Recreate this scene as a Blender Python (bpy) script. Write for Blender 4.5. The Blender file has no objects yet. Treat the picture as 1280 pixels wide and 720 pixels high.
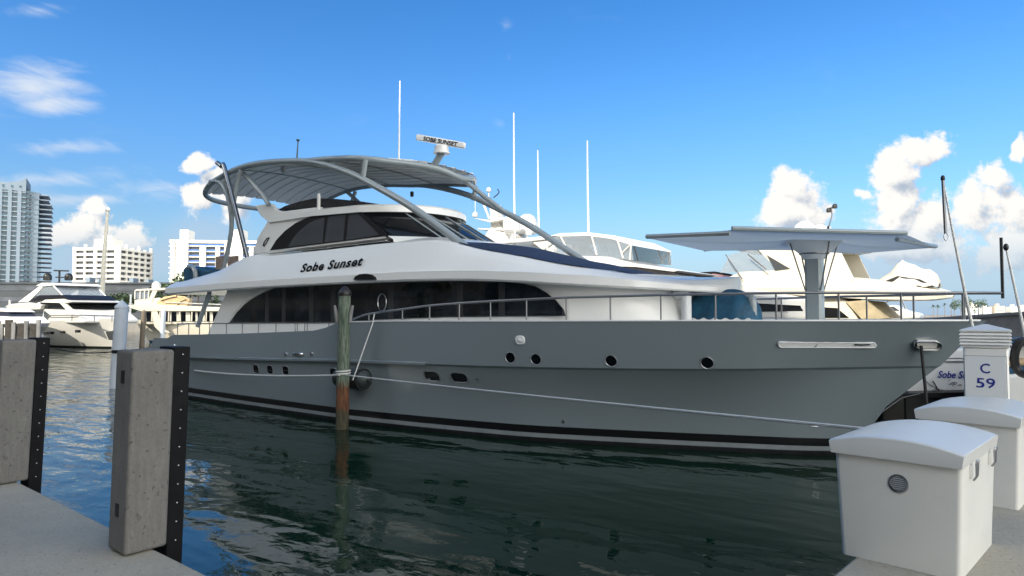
import bpy, bmesh, math, random
import numpy as np
from mathutils import Vector, Matrix

random.seed(7)
S = bpy.context.scene
COL = S.collection
R = math.radians

# ------------------------------------------------------------------ camera
F, EYE = 850.0, 3.3
PITCH = math.atan(33 / F)
cam = bpy.data.objects.new('Camera', bpy.data.cameras.new('Camera'))
COL.objects.link(cam)
cam.location = (0, 0, EYE)
cam.rotation_euler = (math.pi / 2 + PITCH, 0, 0)
cam.data.sensor_width = 36
cam.data.lens = F / 1280 * 36
cam.data.clip_start = 0.05
cam.data.clip_end = 12000
S.camera = cam
S.view_settings.view_transform = 'Standard'
S.view_settings.look = 'None'
S.view_settings.exposure = 1.74
S.view_settings.gamma = 1

# ------------------------------------------------------------------ sun and sky
SUN_EL = R(37)
SUN_AZ = Vector((-0.6, -0.8))
sl = bpy.data.lights.new('Sun', 'SUN')
sl.energy = 2.0
sl.angle = R(0.5)
sl.color = (1.0, 0.90, 0.74)
sun = bpy.data.objects.new('Sun', sl)
COL.objects.link(sun)
sd = Vector((SUN_AZ.x * math.cos(SUN_EL), SUN_AZ.y * math.cos(SUN_EL), math.sin(SUN_EL)))
sun.rotation_euler = sd.to_track_quat('Z', 'Y').to_euler()
sun.location = sd * 200


class NT:
    """small node-tree helper"""
    def __init__(s, tree):
        s.t = tree
        s.n = tree.nodes
        s.l = tree.links

    def new(s, typ, **kw):
        n = s.n.new(typ)
        for k, v in kw.items():
            setattr(n, k, v)
        return n

    def put(s, sock, v):
        if v is None:
            return
        if isinstance(v, bpy.types.NodeSocket):
            s.l.new(v, sock)
        else:
            sock.default_value = v

    def math(s, op, a, b=None, c=None, clamp=False):
        n = s.new('ShaderNodeMath', operation=op)
        n.use_clamp = clamp
        s.put(n.inputs[0], a)
        s.put(n.inputs[1], b)
        s.put(n.inputs[2], c)
        return n.outputs[0]

    def vmath(s, op, a, b=None):
        n = s.new('ShaderNodeVectorMath', operation=op)
        s.put(n.inputs[0], a)
        s.put(n.inputs[1], b)
        return n.outputs['Value'] if op in ('LENGTH', 'DOT_PRODUCT') else n.outputs['Vector']

    def sep(s, v):
        n = s.new('ShaderNodeSeparateXYZ')
        s.put(n.inputs[0], v)
        return n.outputs

    def comb(s, x, y, z):
        n = s.new('ShaderNodeCombineXYZ')
        s.put(n.inputs[0], x)
        s.put(n.inputs[1], y)
        s.put(n.inputs[2], z)
        return n.outputs[0]

    def noise(s, vec, scale, detail=4, rough=0.5, dist=0.0):
        n = s.new('ShaderNodeTexNoise')
        s.put(n.inputs['Vector'], vec)
        n.inputs['Scale'].default_value = scale
        n.inputs['Detail'].default_value = detail
        n.inputs['Roughness'].default_value = rough
        n.inputs['Distortion'].default_value = dist
        return n.outputs['Fac']

    def ramp(s, v, a, b, c=0.0, d=1.0, smooth=True):
        n = s.new('ShaderNodeMapRange')
        if smooth:
            n.interpolation_type = 'SMOOTHSTEP'
        s.put(n.inputs[0], v)
        n.inputs[1].default_value = a
        n.inputs[2].default_value = b
        n.inputs[3].default_value = c
        n.inputs[4].default_value = d
        return n.outputs[0]

    def mix(s, f, a, b):
        n = s.new('ShaderNodeMix', data_type='RGBA')
        s.put(n.inputs[0], f)
        s.put(n.inputs[6], a)
        s.put(n.inputs[7], b)
        return n.outputs[2]


def ray(u, v):
    x, y = (u - 640) / F, -(v - 360) / F
    c, s = math.cos(PITCH), math.sin(PITCH)
    return (x, c - y * s, s + y * c)


def sky_world():
    w = bpy.data.worlds.new('World')
    S.world = w
    w.use_nodes = True
    T = NT(w.node_tree)
    T.n.clear()
    out = T.new('ShaderNodeOutputWorld')
    bg = T.new('ShaderNodeBackground')
    bg.inputs[1].default_value = 0.10
    T.l.new(bg.outputs[0], out.inputs[0])
    sky = T.new('ShaderNodeTexSky', sky_type='NISHITA')
    sky.sun_disc = False
    sky.sun_elevation = SUN_EL
    sky.sun_rotation = math.atan2(SUN_AZ.x, SUN_AZ.y)
    sky.altitude = 0
    sky.air_density = 1.0
    sky.dust_density = 0.3
    sky.ozone_density = 2.5
    hsv = T.new('ShaderNodeHueSaturation')
    hsv.inputs['Saturation'].default_value = 1.42
    hsv.inputs['Value'].default_value = 1.0
    T.l.new(sky.outputs[0], hsv.inputs['Color'])
    tc = T.new('ShaderNodeTexCoord')
    dirv = tc.outputs['Generated']
    o = T.sep(dirv)
    T.l.new(T.ramp(o[1], 0.15, 0.6, 0.485, 0.506), hsv.inputs['Hue'])
    T.l.new(T.ramp(o[1], 0.15, 0.6, 0.80, 1.36), hsv.inputs['Saturation'])
    T.l.new(T.math('MULTIPLY', T.ramp(o[2], 0.0, 0.32, 0.36, 0.62), T.ramp(o[1], -0.2, 0.3, 1.25, 1.0)), hsv.inputs['Value'])
    yy = T.math('MAXIMUM', o[1], 0.05)
    gx, gz = T.math('DIVIDE', o[0], yy), T.math('DIVIDE', o[2], yy)
    P = T.comb(gx, gz, 0.0)

    # density of heaped clouds: a union of soft ellipses, broken up by noise
    blobs = [(990, 240, 26, 24), (982, 268, 30, 26), (1005, 278, 22, 24), (1000, 300, 44, 20),
             (1152, 186, 30, 18), (1120, 214, 24, 28), (1118, 250, 34, 30), (1150, 270, 40, 30), (1080, 247, 9, 6),
             (1246, 222, 20, 16), (1216, 262, 34, 24), (1256, 262, 40, 30), (1278, 186, 9, 10), (1130, 305, 60, 20),
             (1265, 315, 34, 30),
             (118, 262, 15, 13), (108, 284, 22, 15), (76, 288, 14, 10), (140, 300, 34, 18),
             (244, 208, 20, 14), (246, 250, 24, 18), (290, 256, 22, 22), (270, 228, 20, 14)]
    veil = [(1010, 335, 150, 34), (1180, 330, 150, 44), (120, 330, 120, 50), (250, 300, 90, 60), (820, 350, 120, 20), (30, 250, 90, 30)]

    def density(Pv):
        n1 = T.math('ADD', T.math('MULTIPLY', T.noise(Pv, 15.0, 2, 0.5), 0.4), T.math('MULTIPLY', T.noise(Pv, 42.0, 8, 0.62), 0.6))
        wob = T.comb(T.math('MULTIPLY', T.math('SUBTRACT', T.noise(T.vmath('ADD', Pv, (3.1, 1.7, 0)), 9.0, 3), 0.5), 0.06),
                     T.math('MULTIPLY', T.math('SUBTRACT', T.noise(T.vmath('ADD', Pv, (7.7, 4.2, 0)), 9.0, 3), 0.5), 0.06), 0.0)
        Q = T.vmath('ADD', Pv, wob)
        d = None
        for (u, v, ru, rv) in blobs:
            r = ray(u, v)
            k = T.vmath('LENGTH', T.vmath('MULTIPLY', T.vmath('SUBTRACT', Q, (r[0] / r[1], r[2] / r[1], 0)),
                                          (F / ru / 1.35, F / rv / 1.35, 0)))
            e = T.math('SUBTRACT', 1.0, k)
            d = e if d is None else T.math('SMOOTH_MAX', d, e, 0.15)
        return T.math('ADD', d, T.math('MULTIPLY', T.math('SUBTRACT', n1, 0.5), 2.9))
    D0 = density(P)
    vn = T.noise(T.vmath('MULTIPLY', P, (1, 1.8, 1)), 7.0, 5, 0.55)
    va = None
    for (u, v, ru, rv) in veil:
        r = ray(u, v)
        k = T.vmath('LENGTH', T.vmath('MULTIPLY', T.vmath('SUBTRACT', P, (r[0] / r[1], r[2] / r[1], 0)), (F / ru, F / rv, 0)))
        e = T.math('SUBTRACT', 1.0, k, clamp=True)
        va = e if va is None else T.math('ADD', va, e)
    va = T.ramp(T.math('ADD', T.math('MULTIPLY', va, 1.1), T.math('MULTIPLY', T.math('SUBTRACT', vn, 0.5), 1.3)), 0.12, 1.0)
    D1 = density(T.vmath('ADD', P, (-0.016, 0.020, 0)))
    alpha = T.ramp(D0, -0.05, 0.42)
    lit = T.ramp(T.math('SUBTRACT', D0, D1), -0.95, 0.30)
    low = T.ramp(gz, 0.04, 0.15)
    lit = T.math('MULTIPLY', lit, T.math('ADD', 0.35, T.math('MULTIPLY', low, 0.65)))
    ccol = T.mix(lit, (1.35, 1.6, 1.95, 1), (3.15, 3.05, 2.9, 1))
    fade = T.math('ADD', 0.55, T.math('MULTIPLY', low, 0.45))
    # thin streaked cloud on the left
    wisp = [(40, 108, 90, 42), (60, 130, 70, 22), (90, 185, 90, 16), (60, 225, 90, 16), (190, 238, 70, 22), (50, 12, 60, 16),
            (632, 34, 14, 14), (637, 68, 8, 12), (625, 155, 24, 14), (80, 250, 120, 14), (170, 215, 110, 20)]
    wst = [1.15, 1.1, .8, .9, .75, .6, .5, .5, .4, .75, .5]
    sw = T.vmath('MULTIPLY', P, (3.0, 11.0, 1))
    rot = T.new('ShaderNodeVectorRotate', rotation_type='Z_AXIS')
    T.put(rot.inputs['Vector'], P)
    rot.inputs['Angle'].default_value = 0.25
    sw = T.vmath('MULTIPLY', rot.outputs[0], (4.0, 13.0, 1))
    wn = T.noise(sw, 2.4, 7, 0.6, 0.5)
    acc = None
    for (u, v, ru, rv), st_ in zip(wisp, wst):
        r = ray(u, v)
        k = T.vmath('LENGTH', T.vmath('MULTIPLY', T.vmath('SUBTRACT', P, (r[0] / r[1], r[2] / r[1], 0)), (F / ru / 1.3, F / rv / 1.3, 0)))
        e = T.math('MULTIPLY', T.math('SUBTRACT', 1.0, k, clamp=True), st_)
        acc = e if acc is None else T.math('MAXIMUM', acc, e)
    wa = T.math('MULTIPLY', T.ramp(T.math('ADD', T.math('MULTIPLY', acc, 1.3), T.math('MULTIPLY', T.math('SUBTRACT', wn, 0.5), 2.0)), 0.30, 1.55), T.ramp(acc, 0.0, 0.45))
    fwd = T.ramp(o[1], 0.08, 0.2)
    base = T.mix(T.math('MULTIPLY', T.ramp(o[2], 0.17, -0.01, 0.0, 0.85), fwd), hsv.outputs[0], (0.95, 1.55, 2.40, 1))
    c = T.mix(T.math('MULTIPLY', T.math('MULTIPLY', wa, 0.95), fwd), base, (2.3, 2.5, 2.8, 1))
    c = T.mix(T.math('MULTIPLY', T.math('MULTIPLY', va, 0.62), fwd), c, (1.5, 1.9, 2.4, 1))
    c = T.mix(T.math('MULTIPLY', T.math('MULTIPLY', alpha, fade), fwd), c, ccol)
    # the rest of the dome (behind and beside the viewpoint): bright cloud added as fill light for the shaded side
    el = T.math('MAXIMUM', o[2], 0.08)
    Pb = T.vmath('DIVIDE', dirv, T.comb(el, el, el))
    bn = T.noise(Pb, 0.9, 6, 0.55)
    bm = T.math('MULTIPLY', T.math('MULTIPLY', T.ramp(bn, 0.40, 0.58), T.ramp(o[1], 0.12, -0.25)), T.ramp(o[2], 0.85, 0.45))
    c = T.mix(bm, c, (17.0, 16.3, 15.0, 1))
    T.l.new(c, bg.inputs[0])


sky_world()

# ------------------------------------------------------------------ materials


def mat(name, col, rough=0.5, metal=0.0, var=0.0, vscale=3.0, bump=0.0, bscale=20.0, coat=0.0, spec=0.5, alpha=1.0, stretch=(1, 1, 1), col2=None, streak=0.0):
    m = bpy.data.materials.new(name)
    m.use_nodes = True
    T = NT(m.node_tree)
    b = T.n['Principled BSDF']
    b.inputs['Roughness'].default_value = rough
    b.inputs['Metallic'].default_value = metal
    b.inputs['Specular IOR Level'].default_value = spec
    b.inputs['Coat Weight'].default_value = coat
    b.inputs['Coat Roughness'].default_value = 0.04
    b.inputs['Alpha'].default_value = alpha
    c4 = (*col, 1)
    tc = T.new('ShaderNodeTexCoord')
    vec = T.vmath('MULTIPLY', tc.outputs['Object'], stretch)
    if var > 0 or col2:
        n = T.noise(vec, vscale, 6, 0.6)
        hi = (*col2, 1) if col2 else tuple(min(1, x * (1 + var)) for x in col) + (1,)
        lo = c4 if col2 else tuple(x * (1 - var) for x in col) + (1,)
        c = T.mix(T.ramp(n, 0.3, 0.7), lo, hi)
        T.l.new(c, b.inputs['Base Color'])
        n2 = T.noise(vec, vscale * 3.3, 4, 0.6)
        T.l.new(T.ramp(n2, 0.25, 0.75, max(0.01, rough * 0.8), min(1, rough * 1.25)), b.inputs['Roughness'])
    else:
        b.inputs['Base Color'].default_value = c4
    if bump > 0:
        bp = T.new('ShaderNodeBump')
        bp.inputs['Strength'].default_value = 1.0
        bp.inputs['Distance'].default_value = bump
        T.l.new(T.noise(vec, bscale, 5, 0.6), bp.inputs['Height'])
        T.l.new(bp.outputs[0], b.inputs['Normal'])
    return m


def clear_glass(name, col, alpha, rough=0.05):
    m = mat(name, col, rough, alpha=alpha)
    return m


M = {}
M['hull_grey'] = mat('hull_grey', (0.192, 0.232, 0.254), 0.15, coat=0.3)
M['hull_light'] = mat('boot_stripe_grey', (0.24, 0.27, 0.29), 0.35, var=0.1)
M['hull_black'] = mat('boot_black', (0.008, 0.008, 0.010), 0.3)
M['antifoul'] = mat('antifouling', (0.010, 0.011, 0.014), 0.6, var=0.3)
M['gel'] = mat('white_gelcoat', (0.80, 0.795, 0.765), 0.22, coat=0.2)
M['gel_cool'] = mat('pale_gelcoat', (0.72, 0.735, 0.74), 0.3)
M['gel_far'] = mat('sun_dimmed_gelcoat', (0.60, 0.59, 0.56), 0.3)  # white gelcoat with a darkened colour, so sunlit boats do not blow out
M['cream'] = mat('cream_gelcoat', (0.64, 0.60, 0.50), 0.35)
M['tube'] = mat('grey_painted_tube', (0.27, 0.31, 0.325), 0.25, coat=0.3)
M['slat'] = mat('canopy_slats', (0.80, 0.80, 0.79), 0.4, var=0.05, vscale=1.5)
M['chrome'] = mat('polished_steel', (0.62, 0.63, 0.64), 0.14, 1.0)
M['steel'] = mat('brushed_steel', (0.42, 0.43, 0.45), 0.28, 1.0)
M['rim'] = mat('porthole_rim', (0.30, 0.31, 0.33), 0.3, 0.6)
M['boom'] = mat('dark_chrome', (0.30, 0.31, 0.32), 0.16, 1.0)
M['rail_dark'] = mat('dark_rail', (0.20, 0.205, 0.215), 0.35, 0.7)
M['glass'] = mat('tinted_glass', (0.004, 0.005, 0.007), 0.03, spec=0.45)
M['glass_in'] = mat('cabin_glass', (0.003, 0.004, 0.005), 0.03, spec=0.5, vscale=1.1, col2=(0.022, 0.028, 0.034))
M['glass_g'] = mat('grey_tinted_glass', (0.06, 0.066, 0.074), 0.06, spec=0.5)
M['frame_blk'] = mat('window_frame_black', (0.010, 0.010, 0.012), 0.4, spec=0.2)
M['win_frame'] = mat('window_band_black', (0.042, 0.044, 0.047), 0.3, spec=0.3)
M['black'] = mat('black_plastic', (0.012, 0.012, 0.013), 0.45)
M['ink'] = mat('black_lettering', (0.008, 0.008, 0.011), 0.7, spec=0.1)
M['navy'] = mat('navy_cover', (0.010, 0.016, 0.042), 0.7, var=0.35, vscale=4, bump=0.03, bscale=2.2)
M['tarp_blk'] = mat('black_mesh_cover', (0.014, 0.014, 0.017), 0.75, var=0.3, bump=0.02, bscale=4)
M['teal'] = mat('teal_cover', (0.007, 0.07, 0.135), 0.65, var=0.25, vscale=3, bump=0.02, bscale=4)
M['awning'] = mat('awning_fabric', (0.36, 0.40, 0.44), 0.8)
M['collar'] = mat('pale_grey_plastic', (0.60, 0.63, 0.65), 0.5)
M['tarp_w'] = mat('white_tarp', (0.50, 0.49, 0.45), 0.8, var=0.08, bump=0.06, bscale=2.4)
M['tan'] = mat('tan_canvas', (0.55, 0.40, 0.22), 0.8, var=0.15, bump=0.04, bscale=2)
M['khaki'] = mat('khaki_cover', (0.36, 0.30, 0.19), 0.8, var=0.15, bump=0.02, bscale=3)
M['rope_w'] = mat('white_rope', (0.62, 0.62, 0.60), 0.85, bump=0.004, bscale=60)
M['rope_b'] = mat('black_rope', (0.012, 0.012, 0.014), 0.8)
M['chair'] = mat('brown_wicker', (0.26, 0.19, 0.15), 0.8, var=0.3, vscale=8)
M['box'] = mat('fibreglass_box', (0.74, 0.73, 0.68), 0.34, var=0.03, vscale=1.6)
M['lid'] = mat('fibreglass_lid', (0.66, 0.655, 0.625), 0.30, bump=0.0006, bscale=120)
M['fender'] = mat('pile_rubber', (0.006, 0.006, 0.007), 0.6, var=0.2, spec=0.15)
M['buoy'] = mat('dark_fender', (0.030, 0.040, 0.040), 0.5, var=0.3)
M['pvc'] = mat('pale_pile_sleeve', (0.55, 0.60, 0.66), 0.45, var=0.12, vscale=2, stretch=(1, 1, .3))
M['blue'] = mat('blue_lettering', (0.010, 0.020, 0.24), 0.5)
M['clear'] = clear_glass('clear_vinyl', (0.30, 0.35, 0.40), 0.5)
M['rose_clear'] = clear_glass('rose_screen', (0.30, 0.17, 0.19), 0.8)
M['brown'] = mat('tan_coaming', (0.40, 0.24, 0.15), 0.5)
M['grey_boat'] = mat('dark_grey_hull', (0.10, 0.105, 0.115), 0.3, var=0.06)
M['leaf'] = mat('palm_leaf', (0.045, 0.075, 0.035), 0.7, var=0.45, vscale=0.6)
M['bark'] = mat('palm_bark', (0.16, 0.13, 0.10), 0.9)
M['red'] = mat('red_lens', (0.25, 0.02, 0.02), 0.3)

T_ = NT(M['awning'].node_tree)
_tr = T_.new('ShaderNodeBsdfTranslucent')
_tr.inputs[0].default_value = (0.44, 0.495, 0.53, 1)
_mx = T_.new('ShaderNodeMixShader')
_mx.inputs[0].default_value = 0.6
T_.l.new(T_.n['Principled BSDF'].outputs[0], _mx.inputs[1])
T_.l.new(_tr.outputs[0], _mx.inputs[2])
T_.l.new(_mx.outputs[0], T_.n['Material Output'].inputs[0])


def concrete(name, c, streaks=True):
    m = bpy.data.materials.new(name)
    m.use_nodes = True
    T = NT(m.node_tree)
    b = T.n['Principled BSDF']
    tc = T.new('ShaderNodeTexCoord')
    v = tc.outputs['Object']
    big = T.noise(v, 1.3, 5, 0.6)
    fine = T.noise(v, 45, 4, 0.7)
    st_ = T.noise(T.vmath('MULTIPLY', v, (13, 13, 1.6)), 2.5, 5, 0.65)
    k = T.math('ADD', T.math('MULTIPLY', T.math('SUBTRACT', big, 0.5), 0.8), T.math('MULTIPLY', T.math('SUBTRACT', fine, 0.5), 0.75))
    if streaks:
        k = T.math('ADD', k, T.math('MULTIPLY', T.math('SUBTRACT', st_, 0.5), 0.9))
    f = T.math('ADD', 0.5, k, clamp=True)
    col = T.mix(f, tuple(x * 0.62 for x in c) + (1,), tuple(x * 1.34 for x in c) + (1,))
    pits = T.ramp(T.noise(v, 26, 2, 0.5), 0.66, 0.74)
    col = T.mix(T.math('MULTIPLY', pits, 0.28), col, tuple(x * 0.4 for x in c) + (1,))
    T.l.new(col, b.inputs['Base Color'])
    b.inputs['Roughness'].default_value = 0.88
    bp = T.new('ShaderNodeBump')
    bp.inputs['Distance'].default_value = 0.007
    T.l.new(T.math('SUBTRACT', T.math('ADD', T.math('MULTIPLY', fine, .6), T.math('MULTIPLY', st_, .6 if streaks else .1)), pits), bp.inputs['Height'])
    T.l.new(bp.outputs[0], b.inputs['Normal'])
    return m


M['conc_pile'] = concrete('concrete_pile', (0.152, 0.146, 0.136))
M['conc_deck'] = concrete('concrete_deck', (0.37, 0.34, 0.28), False)
M['conc_old'] = concrete('old_concrete', (0.20, 0.19, 0.175))


def wood_pile():
    m = bpy.data.materials.new('algae_wood')
    m.use_nodes = True
    T = NT(m.node_tree)
    b = T.n['Principled BSDF']
    tc = T.new('ShaderNodeTexCoord')
    v = tc.outputs['Object']
    grain = T.noise(T.vmath('MULTIPLY', v, (1, 1, .09)), 26, 5, 0.7)
    blot = T.noise(v, 4.5, 5, 0.65)
    z = T.math('ADD', T.sep(v)[2], T.math('MULTIPLY', T.math('SUBTRACT', blot, .5), .5))
    green = T.mix(T.ramp(grain, .35, .65), (0.045, 0.07, 0.05, 1), (0.18, 0.22, 0.17, 1))
    brown = T.mix(T.ramp(grain, .3, .7), (0.045, 0.02, 0.010, 1), (0.20, 0.08, 0.035, 1))
    slime = T.mix(T.ramp(grain, .3, .7), (0.02, 0.02, 0.012, 1), (0.10, 0.085, 0.05, 1))
    c = T.mix(T.ramp(z, 1.15, 1.45), brown, green)
    c = T.mix(T.ramp(z, 0.45, 0.62), slime, c)
    T.l.new(c, b.inputs['Base Color'])
    b.inputs['Roughness'].default_value = 0.85
    bp = T.new('ShaderNodeBump')
    bp.inputs['Distance'].default_value = 0.02
    T.l.new(grain, bp.inputs['Height'])
    T.l.new(bp.outputs[0], b.inputs['Normal'])
    return m


M['wood_pile'] = wood_pile()
M['pier_dark'] = mat('dark_wood', (0.05, 0.045, 0.04), 0.9, var=.3)
M['dock_wood'] = mat('weathered_wood', (0.20, 0.20, 0.20), 0.85, var=0.35, vscale=2, stretch=(1, 1, .2))


def water_mat():
    m = bpy.data.materials.new('harbour_water')
    m.use_nodes = True
    T = NT(m.node_tree)
    b = T.n['Principled BSDF']
    b.inputs['Base Color'].default_value = (0.0032, 0.020, 0.0115, 1)
    b.inputs['Roughness'].default_value = 0.015
    b.inputs['IOR'].default_value = 1.5
    tc = T.new('ShaderNodeTexCoord')
    v = tc.outputs['Object']
    rot = T.new('ShaderNodeVectorRotate', rotation_type='Z_AXIS')
    T.put(rot.inputs['Vector'], v)
    rot.inputs['Angle'].default_value = 0.64
    rv = rot.outputs[0]
    h1 = T.noise(T.vmath('MULTIPLY', rv, (0.55, 1.25, 1)), 0.75, 2, 0.5, 0.3)
    h2 = T.noise(T.vmath('MULTIPLY', rv, (0.8, 1.3, 1)), 2.4, 3, 0.5, 0.4)
    patch = T.ramp(T.noise(T.vmath('MULTIPLY', rv, (0.5, 1.0, 1)), 0.16, 2, 0.5), 0.35, 0.65)
    h3 = T.math('MULTIPLY', T.noise(rv, 7.5, 3, 0.6), T.math('ADD', 0.25, patch))
    # the open basin to the left is more ruffled than the lee beside the dock
    o = T.sep(v)
    open_ = T.ramp(T.math('ADD', T.math('MULTIPLY', o[0], -1.0), T.math('MULTIPLY', o[1], .35)), 8, 24)
    h = T.math('ADD', T.math('MULTIPLY', h1, 0.086), T.math('MULTIPLY', h2, 0.0125))
    h = T.math('ADD', h, T.math('MULTIPLY', h3, 0.0012))
    h = T.math('MULTIPLY', h, T.math('ADD', 0.50, T.math('MULTIPLY', open_, 1.0)))
    bp = T.new('ShaderNodeBump')
    bp.inputs['Strength'].default_value = 1.0
    bp.inputs['Distance'].default_value = 1.0
    T.l.new(h, bp.inputs['Height'])
    T.l.new(bp.outputs[0], b.inputs['Normal'])
    return m


M['water'] = water_mat()

# ------------------------------------------------------------------ mesh helpers
MW = {}
LOCAL = set()      # objects whose parts are modelled in the yacht's own coordinates


class Frame:
    """a vertical-axis frame; up(u,v,t) gives the point of the frame's plane y=t seen along a sight line"""
    def __init__(s, o, head):
        h = Vector(head).normalized()
        s.a, s.n, s.o = h, Vector((-h.y, h.x)), Vector(o)
        s.ang = math.atan2(h.y, h.x)
        s.m = Matrix.Translation((o[0], o[1], 0)) @ Matrix.Rotation(s.ang, 4, 'Z')

    def up(s, u, v, t):
        r = ray(u, v)
        k = (t + s.o.dot(s.n)) / (r[0] * s.n.x + r[1] * s.n.y)
        p = Vector((r[0] * k, r[1] * k)) - s.o
        return Vector((p.dot(s.a), t, EYE + r[2] * k))

    def at_z(s, u, v, z):
        p = PZ(u, v, z)
        return s.m.inverted() @ p


def PZ(u, v, z):
    r = ray(u, v)
    k = (z - EYE) / r[2]
    return Vector((r[0] * k, r[1] * k, z))


def PD(u, v, d):
    r = ray(u, v)
    k = d / r[1]
    return Vector((r[0] * k, d, EYE + r[2] * k))


WORLD = Frame((0, 0), (1, 0))


def tag(o, label=None, cat=None, group=None, kind=None):
    if label:
        o['label'] = label
    if cat:
        o['category'] = cat
    if group:
        o['group'] = group
    if kind:
        o['kind'] = kind
    return o


def thing(name, label, cat, loc=(0, 0, 0), ang=0.0, group=None):
    o = bpy.data.objects.new(name, None)
    COL.objects.link(o)
    o.empty_display_size = 0.3
    o.location = loc
    o.rotation_euler = (0, 0, ang)
    MW[o.name] = Matrix.Translation(loc) @ Matrix.Rotation(ang, 4, 'Z')
    return tag(o, label, cat, group)


class MB:
    def __init__(s):
        s.v, s.f, s.mi = [], [], []

    def add(s, vs, fs, mi=0):
        k = len(s.v)
        s.v += [Vector(p) for p in vs]
        s.f += [tuple(i + k for i in f) for f in fs]
        s.mi += [mi] * len(fs)
        return s

    def obox(s, p, ex, ey, ez, mi=0):
        p, ex, ey, ez = Vector(p), Vector(ex), Vector(ey), Vector(ez)
        vs = [p, p + ex, p + ex + ey, p + ey]
        vs += [q + ez for q in vs]
        return s.add(vs, [(0, 3, 2, 1), (4, 5, 6, 7), (0, 1, 5, 4), (1, 2, 6, 5), (2, 3, 7, 6), (3, 0, 4, 7)], mi)

    def box(s, x0, x1, y0, y1, z0, z1, mi=0):
        return s.obox((x0, y0, z0), (x1 - x0, 0, 0), (0, y1 - y0, 0), (0, 0, z1 - z0), mi)

    def prism(s, poly, ext, mi=0):
        ext = Vector(ext)
        n = len(poly)
        a = [Vector(p) for p in poly]
        vs = a + [p + ext for p in a]
        fs = [tuple(range(n))[::-1], tuple(range(n, 2 * n))]
        fs += [(i, (i + 1) % n, n + (i + 1) % n, n + i) for i in range(n)]
        return s.add(vs, fs, mi)

    def grid(s, rows, mi=0, closed=False):
        n = len(rows[0])
        vs = [p for r in rows for p in r]
        fs = []
        for i in range(len(rows) - 1):
            for j in range(n - 1 + (1 if closed else 0)):
                j2 = (j + 1) % n
                fs.append((i * n + j, i * n + j2, (i + 1) * n + j2, (i + 1) * n + j))
        return s.add(vs, fs, mi)

    def tube(s, pts, r, n=8, closed=False, mi=0):
        pts = [Vector(p) for p in pts]
        rad = r if isinstance(r, (list, tuple)) else [r] * len(pts)
        L = len(pts)
        rings = []
        ref = None
        for i, p in enumerate(pts):
            if closed:
                d = (pts[(i + 1) % L] - pts[i - 1]).normalized()
            else:
                d = (pts[min(i + 1, L - 1)] - pts[max(i - 1, 0)]).normalized()
            if ref is None:
                ref = Vector((0, 0, 1)) if abs(d.z) < 0.9 else Vector((1, 0, 0))
            x = (ref - d * ref.dot(d)).normalized()
            ref = x
            y = d.cross(x)
            rings.append([p + (x * math.cos(2 * math.pi * k / n) + y * math.sin(2 * math.pi * k / n)) * rad[i] for k in range(n)])
        if closed:
            rings.append(rings[0])
        k0 = len(s.v)
        s.grid(rings, mi, True)
        if not closed:
            s.f += [tuple(k0 + k for k in range(n))[::-1], tuple(k0 + (L - 1) * n + k for k in range(n))]
            s.mi += [mi, mi]
        return s

    def lathe(s, c, prof, n=16, axis=(0, 0, 1), mi=0):
        ax = Vector(axis).normalized()
        x = ax.orthogonal().normalized()
        y = ax.cross(x)
        c = Vector(c)
        rings = [[c + ax * z + (x * math.cos(2 * math.pi * k / n) + y * math.sin(2 * math.pi * k / n)) * r for k in range(n)] for r, z in prof]
        k0 = len(s.v)
        s.grid(rings, mi, True)
        s.f += [tuple(k0 + k for k in range(n))[::-1], tuple(k0 + (len(prof) - 1) * n + k for k in range(n))]
        s.mi += [mi, mi]
        return s

    def ball(s, c, r, n=14, sq=(1, 1, 1), mi=0):
        prof = [(max(1e-3, math.cos(a)), math.sin(a)) for a in np.linspace(-math.pi / 2, math.pi / 2, n // 2 + 2)]
        c = Vector(c)
        rings = [[c + Vector((q * math.cos(2 * math.pi * k / n) * r * sq[0], q * math.sin(2 * math.pi * k / n) * r * sq[1], z * r * sq[2])) for k in range(n)] for q, z in prof]
        return s.grid(rings, mi, True)

    def build(s, name, m, parent=None, src=None, smooth=40, bevel=0.0, label=None, seg=2):
        me = bpy.data.meshes.new(name)
        M0 = src.m if src else (MW[parent.name] if parent and parent.name in LOCAL else Matrix.Identity(4))
        Mp = MW[parent.name].inverted() if parent else Matrix.Identity(4)
        X = Mp @ M0
        me.from_pydata([X @ p for p in s.v], [], s.f)
        for q in (m if isinstance(m, (list, tuple)) else [m]):
            me.materials.append(q)
        me.polygons.foreach_set('material_index', s.mi)
        bm = bmesh.new()
        bm.from_mesh(me)
        bmesh.ops.remove_doubles(bm, verts=bm.verts, dist=1e-5)
        bmesh.ops.recalc_face_normals(bm, faces=bm.faces)
        bm.to_mesh(me)
        bm.free()
        if smooth:
            me.polygons.foreach_set('use_smooth', [True] * len(me.polygons))
            me.set_sharp_from_angle(angle=R(smooth))
        o = bpy.data.objects.new(name, me)
        COL.objects.link(o)
        if parent:
            o.parent = parent
            MW[o.name] = MW[parent.name]
            if parent.name in LOCAL:
                LOCAL.add(o.name)
        else:
            MW[o.name] = Matrix.Identity(4)
        if bevel:
            b = o.modifiers.new('Bevel', 'BEVEL')
            b.width = bevel
            b.segments = seg
            b.limit_method = 'ANGLE'
            b.angle_limit = R(35)
        if label:
            o['label'] = label
        return o


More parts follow.
